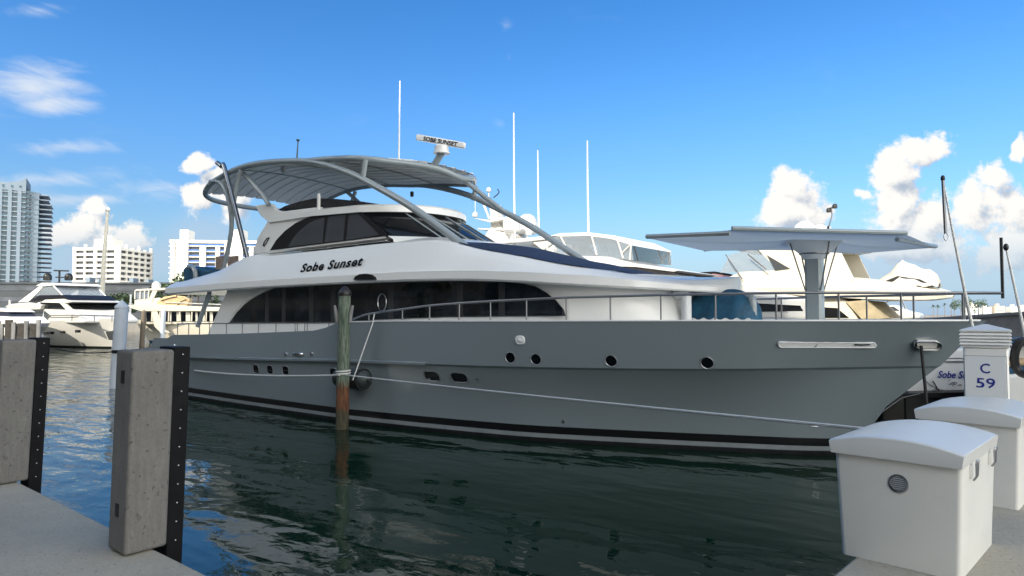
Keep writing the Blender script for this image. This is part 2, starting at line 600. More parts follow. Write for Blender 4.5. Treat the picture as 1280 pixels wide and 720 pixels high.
def spline(pts, n=8, closed=False):
    P = [Vector(p) for p in pts]
    L = len(P)
    out = []
    for i in range(L if closed else L - 1):
        g = (lambda k: P[k % L]) if closed else (lambda k: P[min(max(k, 0), L - 1)])
        a, b, c, d = g(i - 1), g(i), g(i + 1), g(i + 2)
        for k in range(n):
            t = k / n
            out.append(0.5 * ((2 * b) + (c - a) * t + (2 * a - 5 * b + 4 * c - d) * t * t + (3 * b - a - 3 * c + d) * t ** 3))
    if not closed:
        out.append(P[-1])
    return out


def interp(tab, x):
    xs, ys = [a for a, _ in tab], [b for _, b in tab]
    return float(np.interp(x, xs, ys))


def smooth_tab(tab, lo=None, hi=None, n=80):
    """monotone cubic through the table, returned as a dense table"""
    xs = np.array([a for a, _ in tab], float)
    ys = np.array([b for _, b in tab], float)
    h = np.diff(xs)
    d = np.diff(ys) / h
    m = np.zeros(len(xs))
    m[0], m[-1] = d[0], d[-1]
    for i in range(1, len(xs) - 1):
        if d[i - 1] * d[i] > 0:
            w1, w2 = 2 * h[i] + h[i - 1], h[i] + 2 * h[i - 1]
            m[i] = (w1 + w2) / (w1 / d[i - 1] + w2 / d[i])
    X = np.linspace(xs[0], xs[-1], n)
    out = []
    for x in X:
        i = min(max(int(np.searchsorted(xs, x)) - 1, 0), len(h) - 1)
        t = (x - xs[i]) / h[i]
        out.append((float(x), float((2 * t**3 - 3 * t**2 + 1) * ys[i] + (t**3 - 2 * t**2 + t) * h[i] * m[i] + (-2 * t**3 + 3 * t**2) * ys[i + 1] + (t**3 - t**2) * h[i] * m[i + 1])))
    return out


def text_mb(txt, o, ex, ey, height, shear=0.0, bold=0.0, depth=0.006, length=None, space=1.0):
    """lettering as a mesh: starts at o, runs along ex, stands up along ey"""
    cu = bpy.data.curves.new('t', 'FONT')
    cu.body = txt
    cu.size = 1.0
    cu.shear = shear
    cu.offset = bold
    cu.space_character = space
    cu.resolution_u = 3
    ob = bpy.data.objects.new('t', cu)
    COL.objects.link(ob)
    dg = bpy.context.evaluated_depsgraph_get()
    dg.update()
    me = bpy.data.meshes.new_from_object(ob.evaluated_get(dg))
    xs = [v.co.x for v in me.vertices]
    x0, x1 = min(xs), max(xs)
    kx = (length / (x1 - x0)) if length else height
    ex, ey = Vector(ex).normalized(), Vector(ey).normalized()
    nz = ex.cross(ey)
    mb = MB()
    vs = [Vector(o) + ex * ((v.co.x - x0) * kx) + ey * (v.co.y * height) for v in me.vertices]
    mb.add([p + nz * depth for p in vs], [tuple(p.vertices) for p in me.polygons])
    bpy.data.objects.remove(ob)
    bpy.data.curves.remove(cu)
    bpy.data.meshes.remove(me)
    return mb


def loft_rows(stations, rows_fn):
    return [rows_fn(s) for s in stations]


def polyclip(poly, u0, u1):
    """clip a 2-D polygon to u0<=x<=u1"""
    def half(P, keep, x):
        out = []
        for i in range(len(P)):
            a, b = P[i - 1], P[i]
            ia, ib = keep(a[0]), keep(b[0])
            if ia != ib:
                t = (x - a[0]) / (b[0] - a[0])
                out.append((x, a[1] + t * (b[1] - a[1])))
            if ib:
                out.append(b)
        return out
    P = half(poly, lambda x: x >= u0, u0)
    return half(P, lambda x: x <= u1, u1)


# ------------------------------------------------------------------ setting
MAIN = Frame((1.92 - 20 * 0.8, 20.49 + 20 * 0.6), (0.8, -0.6))
at = MAIN.up

w = MB().grid([[(x, y, 0) for x in (-3000, -60, 60, 3000)] for y in (-300, -10, 70, 6000)]).build('water', M['water'], smooth=0)
tag(w, kind='structure')

# L-shaped concrete walkway: the photographer stands in its corner
E1 = Vector((0.775, -0.633, 0)).normalized()
E2 = Vector((0.707, 0.707, 0))
EDGE_L, EDGE_R = Vector((-1.909, 4.36, 0)), Vector((1.80, 4.39, 0))
corner = Vector((0.32, 2.54, 0))
pl = [EDGE_L - E1 * 14, corner, EDGE_R + E2 * 5.2, EDGE_R + E2 * 5.2 + Vector((2.6, -2.6, 0)), Vector((6, -8, 0)), Vector((-18, -8, 0))]
deck = MB().prism([p + Vector((0, 0, 1.25)) for p in pl], (0, 0, 0.4)).build('dock_walkway', M['conc_deck'], bevel=0.02)
tag(deck, kind='structure')

# ground far away
gnd = MB().prism([(-420, 140, -0.5), (-34, 128, -0.5), (-30, 160, -0.5), (10, 620, -0.5), (-420, 620, -0.5)], (0, 0, 1.9)).build('ground', M['conc_old'], smooth=0)
tag(gnd, kind='structure')
gnd2 = MB().prism([(60, 760, -0.5), (1500, 760, -0.5), (1500, 1500, -0.5), (60, 1500, -0.5)], (0, 0, 2.2)).build('ground', M['conc_old'], smooth=0)
tag(gnd2, kind='structure')

# ------------------------------------------------------------------ the large grey motor yacht
Y = thing('motor_yacht', 'long grey and white motor yacht with arched tube hardtop, largest of all', 'motor yacht',
          MAIN.m.translation, MAIN.ang)

LOCAL.add(Y.name)
TS = smooth_tab([(0, 3.5), (4, 3.72), (10, 3.88), (16, 3.93), (20, 3.82), (22, 3.55), (24, 3.1), (26, 2.45), (27.5, 1.8), (29, 0.95), (30.12, 0.02)])
TK = smooth_tab([(0, 3.55), (4, 3.76), (10, 3.92), (15, 3.92), (18, 3.84), (20, 3.66), (22, 3.30), (24, 2.78), (26, 2.08), (28, 0.86), (28.9, .27), (29.45, 0.02)])
TW = smooth_tab([(0, 3.45), (4.8, 3.66), (10, 3.82), (14, 3.84), (16, 3.68), (18, 3.42), (20, 3.08), (21.6, 2.58), (23.1, 2.02), (24.9, 1.3), (26.3, 0.7), (27.35, 0.02)])
ZK = smooth_tab([(0, 1.62), (4.3, 1.63), (9, 1.72), (14, 1.86), (20, 1.95), (24, 2.02), (27, 2.10), (29.45, 2.16)])
ZS = [(0, 1.62), (0.45, 1.86), (1.05, 1.92), (1.35, 2.30), (2.7, 2.33), (3.15, 2.47), (8, 2.60), (12.6, 2.78), (13.2, 2.88), (13.7, 3.02), (14.4, 3.07), (16.5, 3.11), (20, 3.13), (25, 3.16), (30.12, 3.17)]


def scale_tab(T, send, z0):
    k = send / T[-1][0]
    return [(a * k if a > 15 else a, b) for a, b in T]


SEND = {0: 25.8, 1: 26.7, 2: 27.42, 3: 27.50, 4: 27.60, 5: 27.74, 6: 28.24, 7: 29.22, 8: 29.30, 9: 30.15}


def hull_row(r, s):
    """half breadth and height of hull line r at station s"""
    zk = interp(ZK, s)

    def w(T):
        e, e0 = SEND[r], T[-1][0]
        x = s if s < 14 else 14 + (s - 14) * (e0 - 14) / (e - 14)
        return interp(T, x)
    if r == 0:
        return 0.12 * w(TW), -0.8
    if r == 1:
        return 0.86 * w(TW), -0.4
    if r == 2:
        return w(TW), 0.0
    if r == 3:
        return w(TW) * 1.004, 0.12
    if r == 4:
        return w(TW) * 1.008, 0.235
    if r == 5:
        return w(TW) * 1.014, 0.43
    if r == 6:
        return w(TW) * 0.93 + w(TK) * 0.07, 0.43 + 0.46 * (zk - 0.43)
    if r == 7:
        return w(TK) - 0.015, zk - 0.035
    if r == 8:
        return w(TK) + 0.045 * max(0, min(1, (29.30 - s) * .6)), zk + 0.02
    return w(TS), interp(ZS, s)


def hull_s(r, s):
    return s if s < 14 else 14 + (s - 14) * (SEND[r] - 14) / (30.12 - 14)


def hull_t(s, z):
    rows = [hull_row(r, min(s, SEND[r])) if s <= SEND[r] else (0.0, hull_row(r, SEND[r])[1]) for r in range(2, 10)]
    return float(np.interp(z, [q[1] for q in rows], [q[0] for q in rows]))


def on_hull(u, v):
    t = 3.5
    for _ in range(30):
        p = at(u, v, -t)
        t = 0.5 * t + 0.5 * hull_t(p.x, p.z)
    return at(u, v, -t)


def hull_frame(p):
    """tangent along the hull, up-tangent and outward normal at a point of the near side"""
    e = 0.15
    a = Vector((2 * e, -(hull_t(p.x + e, p.z) - hull_t(p.x - e, p.z)), 0)).normalized()
    b = Vector((0, -(hull_t(p.x, p.z + .06) - hull_t(p.x, p.z - .06)), .12)).normalized()
    n = a.cross(b).normalized()
    if n.y > 0:
        n = -n
    return a, b, n


stn = sorted(set([round(x, 3) for x in np.linspace(0, 30.12, 110)] + [a for a, _ in ZS] + [29.9, 30.05]))


def hull_band(r0, r1, mi, mb, off=0.0):
    for sg in (-1, 1):
        rows = []
        for s in stn:
            row = []
            for r in range(r0, r1 + 1):
                x = hull_s(r, s)
                t, z = hull_row(r, x)
                row.append((x, sg * t, z + off))
            rows.append(row)
        mb.grid(rows, mi)


mb = MB()
hull_band(0, 3, 2, mb)
hull_band(3, 4, 1, mb)
hull_band(4, 5, 3, mb)
hull_band(5, 7, 0, mb)
hull_band(7, 8, 0, mb, 1e-4)      # kept apart so that the knuckle stays a crisp edge
hull_band(8, 9, 0, mb, 2e-4)
# transom
tr = [(0, -hull_row(r, 0)[0], hull_row(r, 0)[1]) for r in range(10)]
mb.add(tr + [(0, -q[1], q[2]) for q in tr[::-1]], [tuple(range(20))], 0)
hull = mb.build('hull', [M['hull_grey'], M['hull_light'], M['antifoul'], M['hull_black']], Y, smooth=52)

# deck, toe rail cap and bulwark inside
mb = MB()
for s0, s1 in zip(stn, stn[1:]):
    if s1 > 29.9:
        break
    q = []
    for s in (s0, s1):
        t, z = hull_row(9, s)
        q.append((s, t, z))
    (a, ta, za), (b, tb, zb) = q
    dza = za - 0.06 if a > 14 else min(za - .06, 2.35)
    dzb = zb - 0.06 if b > 14 else min(zb - .06, 2.35)
    ia, ib = max(ta - .14, 0), max(tb - .14, 0)
    mb.add([(a, -ia, dza), (b, -ib, dzb), (b, ib, dzb), (a, ia, dza)], [(0, 1, 2, 3)])
    for sg in (-1, 1):
        mb.add([(a, sg * ia, dza), (b, sg * ib, dzb), (b, sg * ib, zb - .004), (a, sg * ia, za - .004)], [(0, 1, 2, 3)])
mb.build('deck', M['gel_cool'], Y, smooth=0)
mb = MB()
for sg in (-1, 1):
    rows = []
    for s in [x for x in stn if x > 14.2 and x < 30.11]:
        t, z = hull_row(9, s)
        k = min(1, (30.15 - s) / .4)
        rows.append([(s, sg * (t + .015 * k), z - .012), (s, sg * (t + .012 * k), z + .022), (s, sg * max(t - .15 * k, 0), z + .022), (s, sg * max(t - .15 * k, 0), z - .012)])
    mb.grid(rows, 0, True)
mb.build('toe_rail', M['gel_cool'], hull)
# rubbing strake on the aft knuckle
for sg in (-1, 1):
    rows = []
    for s in np.linspace(0.05, 17.6, 70):
        t, z = hull_row(8, s)
        rows.append([(s, sg * (t - .03), z - .05), (s, sg * (t + .055), z - .035), (s, sg * (t + .06), z + .03), (s, sg * (t - .03), z + .06)])
    MB().grid(rows, 0, True).build('rubbing_strake', M['hull_grey'], hull)
# swim platform
MB().prism([(0.05, -3.3, 0.55), (-1.1, -3.0, 0.55), (-1.1, 3.0, 0.55), (0.05, 3.3, 0.55)], (0, 0, 0.12)).build('swim_platform', M['hull_grey'], Y, bevel=0.03)


def fitting(u, v, w, h, prof, m, name, parent=hull, rnd=None, label=None, n=24):
    """an oval or rounded fitting standing on the hull: prof = [(scale, out)]"""
    p = on_hull(u, v)
    a, b, nn = hull_frame(p)
    rings = []
    for sc, out in prof:
        ring = []
        for k in range(n):
            th = 2 * math.pi * k / n
            if rnd:
                c_, s_ = math.cos(th), math.sin(th)
                x = math.copysign(abs(c_) ** rnd, c_) * w / 2 * sc
                y = math.copysign(abs(s_) ** rnd, s_) * h / 2 * sc
            else:
                r = h / 2
                c_, s_ = math.cos(th), math.sin(th)
                x = (w / 2 - r) * (1 if c_ > 0 else -1) + r * c_ if w > h else c_ * w / 2
                y = s_ * h / 2
                if sc != 1:
                    x = x - math.copysign(min(abs(x), h / 2 * (1 - sc)), x)
                    y *= sc
            ring.append(p + a * x + b * y + nn * out)
        rings.append(ring)
    mb = MB().grid(rings, 0, True)
    mb.f.append(tuple(len(mb.v) - n + k for k in range(n)))
    mb.mi.append(0)
    return mb.build(name, m, parent, label=label)


def port(u, v, w, h, rnd=None):
    rim = fitting(u, v, w, h, [(1.0, -.03), (1.0, .014), (.96, .018), (.90, .012), (.88, .004), (.5, .004)], M['rim'], 'porthole', rnd=rnd)
    fitting(u, v, w * .88, h * .88, [(1.0, .0), (1.0, .008), (.5, .009)], M['glass'], 'pane', rim, rnd=rnd)


for u, v in ((320, 461), (337.5, 462), (357, 463)):
    port(u, v, 0.36, 0.31, .55)
port(417, 466, 0.36, 0.31, .55)
for u, v in ((540, 470), (574, 472)):
    port(u, v, 0.57, 0.31, .6)
for u, v in ((638, 447), (670, 449), (764, 451), (884, 453.5)):
    port(u, v, 0.30, 0.30)
fitting(650.5, 425, .27, .23, [(1, -.02), (1, .03), (.8, .045), (.72, .02), (.3, .06)], M['gel_cool'], 'fairlead', rnd=.7)  # pale colour stands in for the bright reflection of a chrome ring
for u, v, w_ in ((357.5, 442.5, .14), (390, 442.5, .14), (373, 443, .6)):
    fitting(u, v, w_, .13, [(1, -.02), (1, .03), (.75, .05)], M['chrome'], 'hawse_plate', rnd=.75)
fitting(219, 433, .17, .17, [(1, -.02), (1, .03), (.7, .05), (.6, .0)], M['chrome'], 'fairlead')
for u, v in ((597, 474), (704, 527)):
    fitting(u, v, .07, .07, [(1, -.02), (1, .015), (.6, .02)], M['steel'], 'drain_outlet')
fitting(1018, 533, .16, .03, [(1, -.02), (1, .015), (.6, .02)], M['steel'], 'drain_outlet')
# long anchor pocket with a pale lining and the oval bow chock
fitting(1033, 430.5, 2.05, .15, [(1, -.02), (1, .036), (.8, .042), (.7, .034), (.3, .034)], M['gel_cool'], 'anchor_pocket', n=32)
fitting(1077, 429, .34, .055, [(1, .0), (1, .055), (.6, .06)], M['chrome'], 'anchor_tip', rnd=.7)
ch = fitting(1158.5, 430, .58, .27, [(1, -.03), (1, .05), (.9, .08), (.74, .07), (.70, .02), (.4, .02)], M['chrome'], 'bow_chock', n=32)
fitting(1158.5, 430, .42, .17, [(1, .0), (1, .03), (.5, .032)], M['lid'], 'chock_opening', ch, n=24)

# ---- main deck house with its long dark window band
T_H = 3.0
HW = smooth_tab([(0, T_H), (20.6, T_H), (22.2, 2.72), (23.4, 2.1), (24.2, 1.2), (24.45, 0.05)])


def house_t(s):
    return interp(HW, s)


a0, a1 = at(265, 406, -T_H), at(284, 364, -T_H)
rows = []
for z in (2.3, 3.1, 3.7, 4.32):
    row = []
    k = (z - a0.z) / (a1.z - a0.z)
    sa = a0.x + k * (a1.x - a0.x)
    fs = 24.45 - (z - 3.1) * 0.62
    xs = [sa + (fs - sa) * q for q in list(np.linspace(0, .78, 18)) + list(np.linspace(.8, 1, 22))]
    L_ = [(x, -house_t(x + (24.45 - fs) * max(0, (x - 19) / (fs - 19))), z) for x in xs]
    row = L_ + [(x, -y, zz) for x, y, zz in L_[::-1]]
    rows.append(row)
house = MB().grid(rows, 0, True).build('deck_house', M['gel'], Y, smooth=50)

WIN = [(287, 404), (296, 391), (306, 380.5), (318, 372), (330, 365.5), (344, 360), (358, 357), (430, 354), (560, 351.5), (630, 352), (655, 354.5), (670, 358), (684, 366), (696, 376), (705, 387), (707.5, 395), (560, 396.5), (470, 400), (440, 404)]


def side_panel(poly, t, name, m, parent, th=.02, mirror=True, out=0.0, flat=None, bevel=0.0):
    mb = MB()
    P = [at(u, v, -t) for u, v in poly]
    P = [Vector((p.x, p.y - out, p.z)) for p in P]
    mb.prism(P, (0, -th, 0))
    if mirror:
        mb.prism([Vector((p.x, -p.y, p.z)) for p in P], (0, th, 0))
    return mb.build(name, m, parent, smooth=0, bevel=bevel)


win = side_panel(WIN, T_H, 'window_band', M['win_frame'], house, th=.02, out=.004, mirror=False)
for u0, u1 in ((291, 332), (335.5, 352.5), (356.5, 387), (391.5, 414), (418, 486), (490, 572), (578, 624), (630, 704)):
    pc = polyclip(WIN, u0, u1)
    cx = sum(p[0] for p in pc) / len(pc)
    cy = sum(p[1] for p in pc) / len(pc)
    pc = [(cx + (x - cx) * .96, cy + (y - cy) * .93) for x, y in pc]
    side_panel(pc, T_H + .024, 'pane', M['glass_in'], win, th=.006, mirror=False)
mb = MB()
P = [at(u, v, -T_H) for u, v in WIN]
mb.prism([(p.x, T_H + .004, p.z) for p in P], (0, .02, 0))
mb.build('window_band', M['glass'], house, smooth=0)
# white curved return beside the aft window
mb = MB()
edge = [(283.5, 404), (292, 391), (302, 380), (314, 371), (327, 364), (341, 358.6)]
mb.tube([at(u, v, -T_H - .01) for u, v in edge], .035, 6)
mb.build('window_trim', M['gel'], house)
# outline of the side door forward of the windows
dp = [(712, 399), (712, 372), (718, 365), (726, 365)]
MB().tube([at(u, v, -T_H - .0) for u, v in dp], .012, 5).build('door_seam', M['gel_cool'], house)
# a circular grab hoop beside the pile
mb = MB()
c0 = at(477.5, 378, -T_H - .06)
mb.tube([c0 + Vector((.19 * math.cos(a), 0, .27 * math.sin(a))) for a in np.linspace(0, 2 * math.pi, 24, endpoint=False)], .018, 6, True)
mb.build('life_ring_hoop', M['steel'], house)

# ---- upper deck moulding, side bulwark and coach roof in one body
ZB = [(p.x, p.z) for p in (at(u, v, -3.5) for u, v in ((213, 368), (300, 361.5), (360, 358), (420, 355), (490, 352), (560, 350.5), (640, 352.5), (700, 356), (770, 359.5), (845, 362)))]
ZTOP = [(p.x, p.z) for p in (at(u, v, -3.05) for u, v in ((228, 352), (252, 345), (275, 338), (300, 325), (320, 318), (338, 319.5), (400, 313), (482, 304), (540, 300), (603, 312.5), (655, 321.5), (703, 331), (745, 337), (792, 343.5), (835, 350)))]
ZCR = [(p.x, p.z) for p in (at(u, v, 0) for u, v in ((560, 296), (600, 300.5), (650, 308), (700, 320), (750, 331), (790, 340), (830, 349)))]
ZB = smooth_tab(ZB)
ZTOP = smooth_tab(ZTOP)
ZCR = smooth_tab(ZCR)
S0U, S1U = 2.15, 24.95


def up_t(s):
    if s < 19:
        return 3.55
    return 3.55 * max(0.0, 1 - ((s - 19) / (S1U - 19)) ** 2.7) ** 0.55


def zc(s):
    if s < 6.5:
        return interp(ZB, s) + .34
    a, b = interp(ZB, s) + .34, interp(ZTOP, s) + .22
    if s < 15.5:
        k = min(1, (s - 6.5) / 2)
        return a + (b - a) * k
    return interp(ZCR, s)


def upper_z(s, t):
    tt = up_t(s)
    sh = tt * .87
    top = interp(ZTOP, s)
    top = min(top, zc(s) + .05) if s > 20 else top
    q = min(1, abs(t) / max(sh, .01))
    return zc(s) + (top - zc(s)) * q ** 2.2


rows = []
for s in list(np.linspace(S0U, 19, 46)) + list(19 + (S1U - 19) * np.sin(np.linspace(0.04, math.pi / 2, 34))):
    tt = up_t(s)
    zb = interp(ZB, s)
    sh = tt * .87
    top = upper_z(s, sh)
    fz = min(zb + .27, zb + (top - zb) * .62)
    inner = [(s, -sh * q, upper_z(s, sh * q)) for q in (.88, .74, .6, .45, .3, .15)]
    half_ = [(s, -tt * .6, zb + .02), (s, -tt + .06 * min(1, tt), zb), (s, -tt, zb + .05 * min(1, (top - zb) / .3)), (s, -tt + .02, fz), (s, -tt + .07 * min(1, tt), fz + .02),
             (s, -(tt * .5 + sh * .5) + .0, fz + (top - fz) * .52), (s, -sh - .02 * min(1, tt), top - .03), (s, -sh + .05 * min(1, tt), top)]
    if s < 7.2:     # open aft deck behind the bulwark
        half_ += [(s, -sh + .16, top), (s, -sh + .18, zc(s))] + [(s, -sh * q, zc(s)) for q in (.6, .45, .3, .15)]
    else:
        half_ += inner
    rows.append(half_ + [(s, 0, zc(s))] + [(x, -y, z) for x, y, z in half_[::-1]] + [(s, 0, zb + .02)])
mb = MB().grid(rows, 0, True)
n_ = len(rows[0])
mb.f.append(tuple(range(n_)))
mb.mi.append(0)
upper = mb.build('upper_deck', M['gel'], Y, smooth=32)
# dark half-oval vent low on the side
mb = MB()
vp = [(441.5, 349.5), (444, 345.5), (449, 342.8), (456, 342), (463, 343), (467, 346), (469, 349.5)]
mb.prism([at(u, v, -3.62) for u, v in vp], (0, .10, 0))
mb.build('side_vent', M['frame_blk'], upper, smooth=0)
# name on the side
pa, pb = at(376, 340.5, -3.40), at(454, 331.5, -3.40)
ex = (pb - pa)
text_mb('Sobe Sunset', pa, ex, Vector((0, .20, 1)), 0.40, shear=.28, bold=.034, depth=.03, length=ex.length, space=1.12).build('name_lettering', M['ink'], upper, smooth=0)

# navy covers laid over the forward windows of the coach roof


def on_upper(u, v):
    best = None
    for t in np.linspace(.1, 3.0, 120):
        p = at(u, v, -t)
        e = abs(p.z - upper_z(p.x, t))
        if best is None or e < best[0]:
            best = (e, p.x, t)
    return best


EDGE = [on_upper(u, v) for u, v in ((572, 313), (600, 319.5), (640, 327), (703, 340), (728, 335.5), (747, 341), (775, 341), (792, 341))]
ET = sorted((x, t) for _, x, t in EDGE)
rows = []
for s in np.linspace(ET[0][0], ET[-1][0], 70):
    e = min(interp(ET, s), up_t(s) * .86)
    rows.append([(s, -e + 2 * e * q, upper_z(s, -e + 2 * e * q) + .020 + .008 * math.sin(5 * s + 9 * q)) for q in np.linspace(0, 1, 26)])
top_ = MB().grid(rows)
top_.grid([[(x, y, z - .05) for x, y, z in r] for r in rows])
top_.build('window_cover', M['navy'], upper, smooth=60)

# ---- pilothouse
TP = 2.45
SIDE = [(316, 317), (322, 298), (335, 276), (390, 269), (446, 261), (484, 297)]
P = [at(u, v, -TP) for u, v in SIDE]
mb = MB()
mb.prism([(p.x, -TP, p.z) for p in P], (0, 2 * TP, 0))
ph = mb.build('pilothouse', M['gel'], Y, smooth=0)
PW = [(338, 313), (346, 300), (357, 288.5), (370, 279), (384, 272.5), (400, 268), (420, 265), (446, 262.5), (483, 295)]
wb = side_panel(PW, TP, 'window_band', M['frame_blk'], ph, th=.02, out=.004)
for poly in ([(360, 308.5), (365, 300), (373, 290), (383, 281), (393, 275.5), (406, 271.5), (403, 303.5)],
             [(405.5, 303), (410.5, 270.5), (432, 267.5), (429, 300.5)],
             [(432.5, 300), (436.5, 267), (446, 265.5), (474, 293.5)]):
    side_panel(poly, TP + .024, 'pane', M['glass_g'], wb, th=.006, mirror=False, bevel=.004)
    mb = MB()
    mb.prism([Vector((p.x, TP + .024, p.z)) for p in (at(u, v, -TP) for u, v in poly)], (0, .006, 0))
    mb.build('pane', M['glass_g'], wb, smooth=0)
# raked wrap-round windscreen
ab, atp = at(484, 296, -TP), at(446, 262.5, -TP)
rows_b, rows_t = [], []
for q in np.linspace(-1, 1, 41):
    bulge = 1 - abs(q) ** 2.4
    rows_b.append(Vector((ab.x + 2.1 * bulge, q * TP, ab.z - .10 * bulge)))
    rows_t.append(Vector((atp.x + 1.45 * bulge, q * (TP - .02), atp.z + .06 * bulge)))
mb = MB()
mb.grid([rows_b, [b.lerp(t, .5) for b, t in zip(rows_b, rows_t)], rows_t])
mb.grid([[b + Vector((-.06, 0, 0)) for b in rows_b], [t + Vector((-.06, 0, 0)) for t in rows_t]])
ws = mb.build('windscreen', M['glass'], ph, smooth=40)
for k in (0, 8, 14, 20, 26, 32, 40):
    MB().tube([rows_b[k] + Vector((.02, 0, .01)), rows_t[k] + Vector((.02, 0, 0))], .03 if k not in (0, 40) else .05, 6).build('mullion', M['tube'] if k not in (0, 40) else M['frame_blk'], ws)
for k in (10, 17, 24):
    b, t = rows_b[k], rows_t[k]
    MB().tube([b + Vector((.06, 0, .03)), b.lerp(t, .62) + Vector((.06, .1, .02))], .014, 5).build('wiper', M['steel'], ws)
# white foot of the windscreen
mb = MB()
mb.grid([[b + Vector((.02, 0, .03)) for b in rows_b], [b + Vector((.28, 0, -.10)) for b in rows_b], [b + Vector((.4, 0, -.6)) for b in rows_b]])
mb.build('windscreen_sill', M['gel'], ph, smooth=40)
# roof with a thick white brow
r0 = at(336, 278, -TP)
outl = []
for q in np.linspace(-1, 1, 41):
    bulge = 1 - abs(q) ** 2.4
    outl.append(Vector((atp.x + .18 + 1.75 * bulge, q * (TP + .12), atp.z - .10 + .02 * bulge)))
mid = at(390, 270, -TP)
left = [Vector((mid.x, -TP - .10, mid.z - .02)), Vector((r0.x + .1, -TP - .06, r0.z - .02))]
rim = [left[1], left[0]] + outl + [Vector((p.x, -p.y, p.z)) for p in left]
cx = sum((p for p in rim), Vector()) / len(rim)
up1 = [p + Vector((0, 0, .20)) for p in rim]
up2 = [Vector((cx.x + (p.x - cx.x) * .93, p.y * .93, p.z + .27)) for p in rim]
up3 = [Vector((cx.x + (p.x - cx.x) * .45, p.y * .45, p.z + .36)) for p in rim]
mb = MB().grid([rim, up1, up2, up3], 0, True)
k = len(mb.v)
n_ = len(rim)
mb.f += [tuple(range(n_)), tuple(k - n_ + i for i in range(n_))]
mb.mi += [0, 0]
roof = mb.build('roof', M['gel'], ph, smooth=35)
# flybridge wing and its low white coaming, black cover and post
WING = [(318, 257), (338, 254.5), (345, 262), (352, 264.5), (378, 261), (400, 258.5), (392, 270), (337, 279), (326, 270)]
for sg in (-1, 1):
    P = [at(u, v, -TP - .04) for u, v in WING]
    MB().prism([(p.x, sg * (TP + .04), p.z) for p in P], (0, -sg * .16, 0)).build('flybridge_wing', M['gel'], ph, smooth=0, bevel=.03)
CV = [(346, 262.5), (356, 257), (372, 252), (392, 247.5), (420, 248.5), (450, 251.5), (490, 257.5), (446, 258), (400, 259), (378, 261.5)]
P = [at(u, v, -1.9) for u, v in CV]
mb = MB().prism([(p.x, -1.9, p.z) for p in P], (0, 3.8, 0))
mb.build('flybridge_cover', M['tarp_blk'], ph, smooth=0, bevel=.04)
pt = at(398, 264, -TP - .06)
pt2 = at(398, 242, -TP - .06)
MB().obox((pt.x - .04, pt.y - .04, pt.z), (.09, 0, 0), (0, .09, 0), (0, 0, pt2.z - pt.z)).build('post', M['gel'], ph, bevel=.01)
# chrome rails below the side windows
for sg in (-1, 1):
    a, b = at(337, 317.5, -TP - .12), at(483, 300.5, -TP - .12)
    a.y, b.y = sg * abs(a.y), sg * abs(b.y)
    mb = MB().tube([a.lerp(b, q) for q in np.linspace(0, 1, 7)], .02, 6)
    for q in (0, .28, .52, .76, 1):
        p = a.lerp(b, q)
        mb.tube([p, p + Vector((0, -sg * .12, -.02))], .014, 5)
    mb.build('grab_rail', M['chrome'], ph)
# small slot vent on the aft cheek
mb = MB().tube([at(u, v, -TP - .02) for u, v in ((330, 303), (334, 297.5), (336.5, 297), (333, 303.5), (330, 308), (329, 307))], .018, 5, True)
mb.build('slot_vent', M['frame_blk'], ph)

# ---- arched hardtop of grey tubes
TC = 2.8
near_top = [at(u, v, -TC) for u, v in ((262, 231), (275, 222), (291, 213.5), (310, 207), (340, 202.5), (378, 201.5))]
archp = near_top[2:] + [at(u, v, -TC) for u, v in ((400, 204.5), (420, 210), (440, 217.5), (457, 226), (490, 244), (520, 262.5), (560, 292), (604, 324))]
for sg in (-1, 1):
    pts = spline([(p.x + (.0 if sg < 0 else .42 * min(1, max(0, (p.x - 9) / 4))), sg * TC, p.z) for p in archp], 6)
    far_arch = pts
    MB().tube(pts, .115, 12).build('arch_tube', M['tube'], Y)
aft_s, aft_z = near_top[0].x, near_top[0].z
ring_near = [(p.x, p.y, p.z) for p in near_top] + [tuple(at(u, v, -TC)) for u, v in ((415, 198.5), (450, 198.2))]
e_ = at(450, 198.2, -TC)
front = [at(500, 203.5, -1.9), at(545, 210.5, -.95), at(576, 222.5, 0.0)]
sec = ring_near + [tuple(p) for p in front[:2]]
full = sec + [tuple(front[2])] + [(x, -y, z) for x, y, z in sec[::-1]]
aft_arc = [(aft_s - .75, 2.55, aft_z - .30), (aft_s - 1.25, 1.7, aft_z - .42), (aft_s - 1.45, 0, aft_z - .46), (aft_s - 1.25, -1.7, aft_z - .42), (aft_s - .75, -2.55, aft_z - .30)]
ringpts = spline(full + aft_arc, 6, True)
MB().tube(ringpts, .105, 12, True).build('canopy_ring', M['tube'], Y)
# slatted panel inside the ring
nr = len(ringpts)
half1 = ringpts[:]
i_front = max(range(nr), key=lambda i: ringpts[i].x)
i_aft = min(range(nr), key=lambda i: ringpts[i].x)


def ring_at(s, sg):
    best = None
    for i in range(nr):
        a, b = ringpts[i], ringpts[(i + 1) % nr]
        if (a.x - s) * (b.x - s) <= 0 and abs(a.x - b.x) > 1e-6 and (a.y + b.y) * sg > -.02:
            q = a.lerp(b, (s - a.x) / (b.x - a.x))
            if best is None or abs(q.y) > abs(best.y):
                best = q
    return best


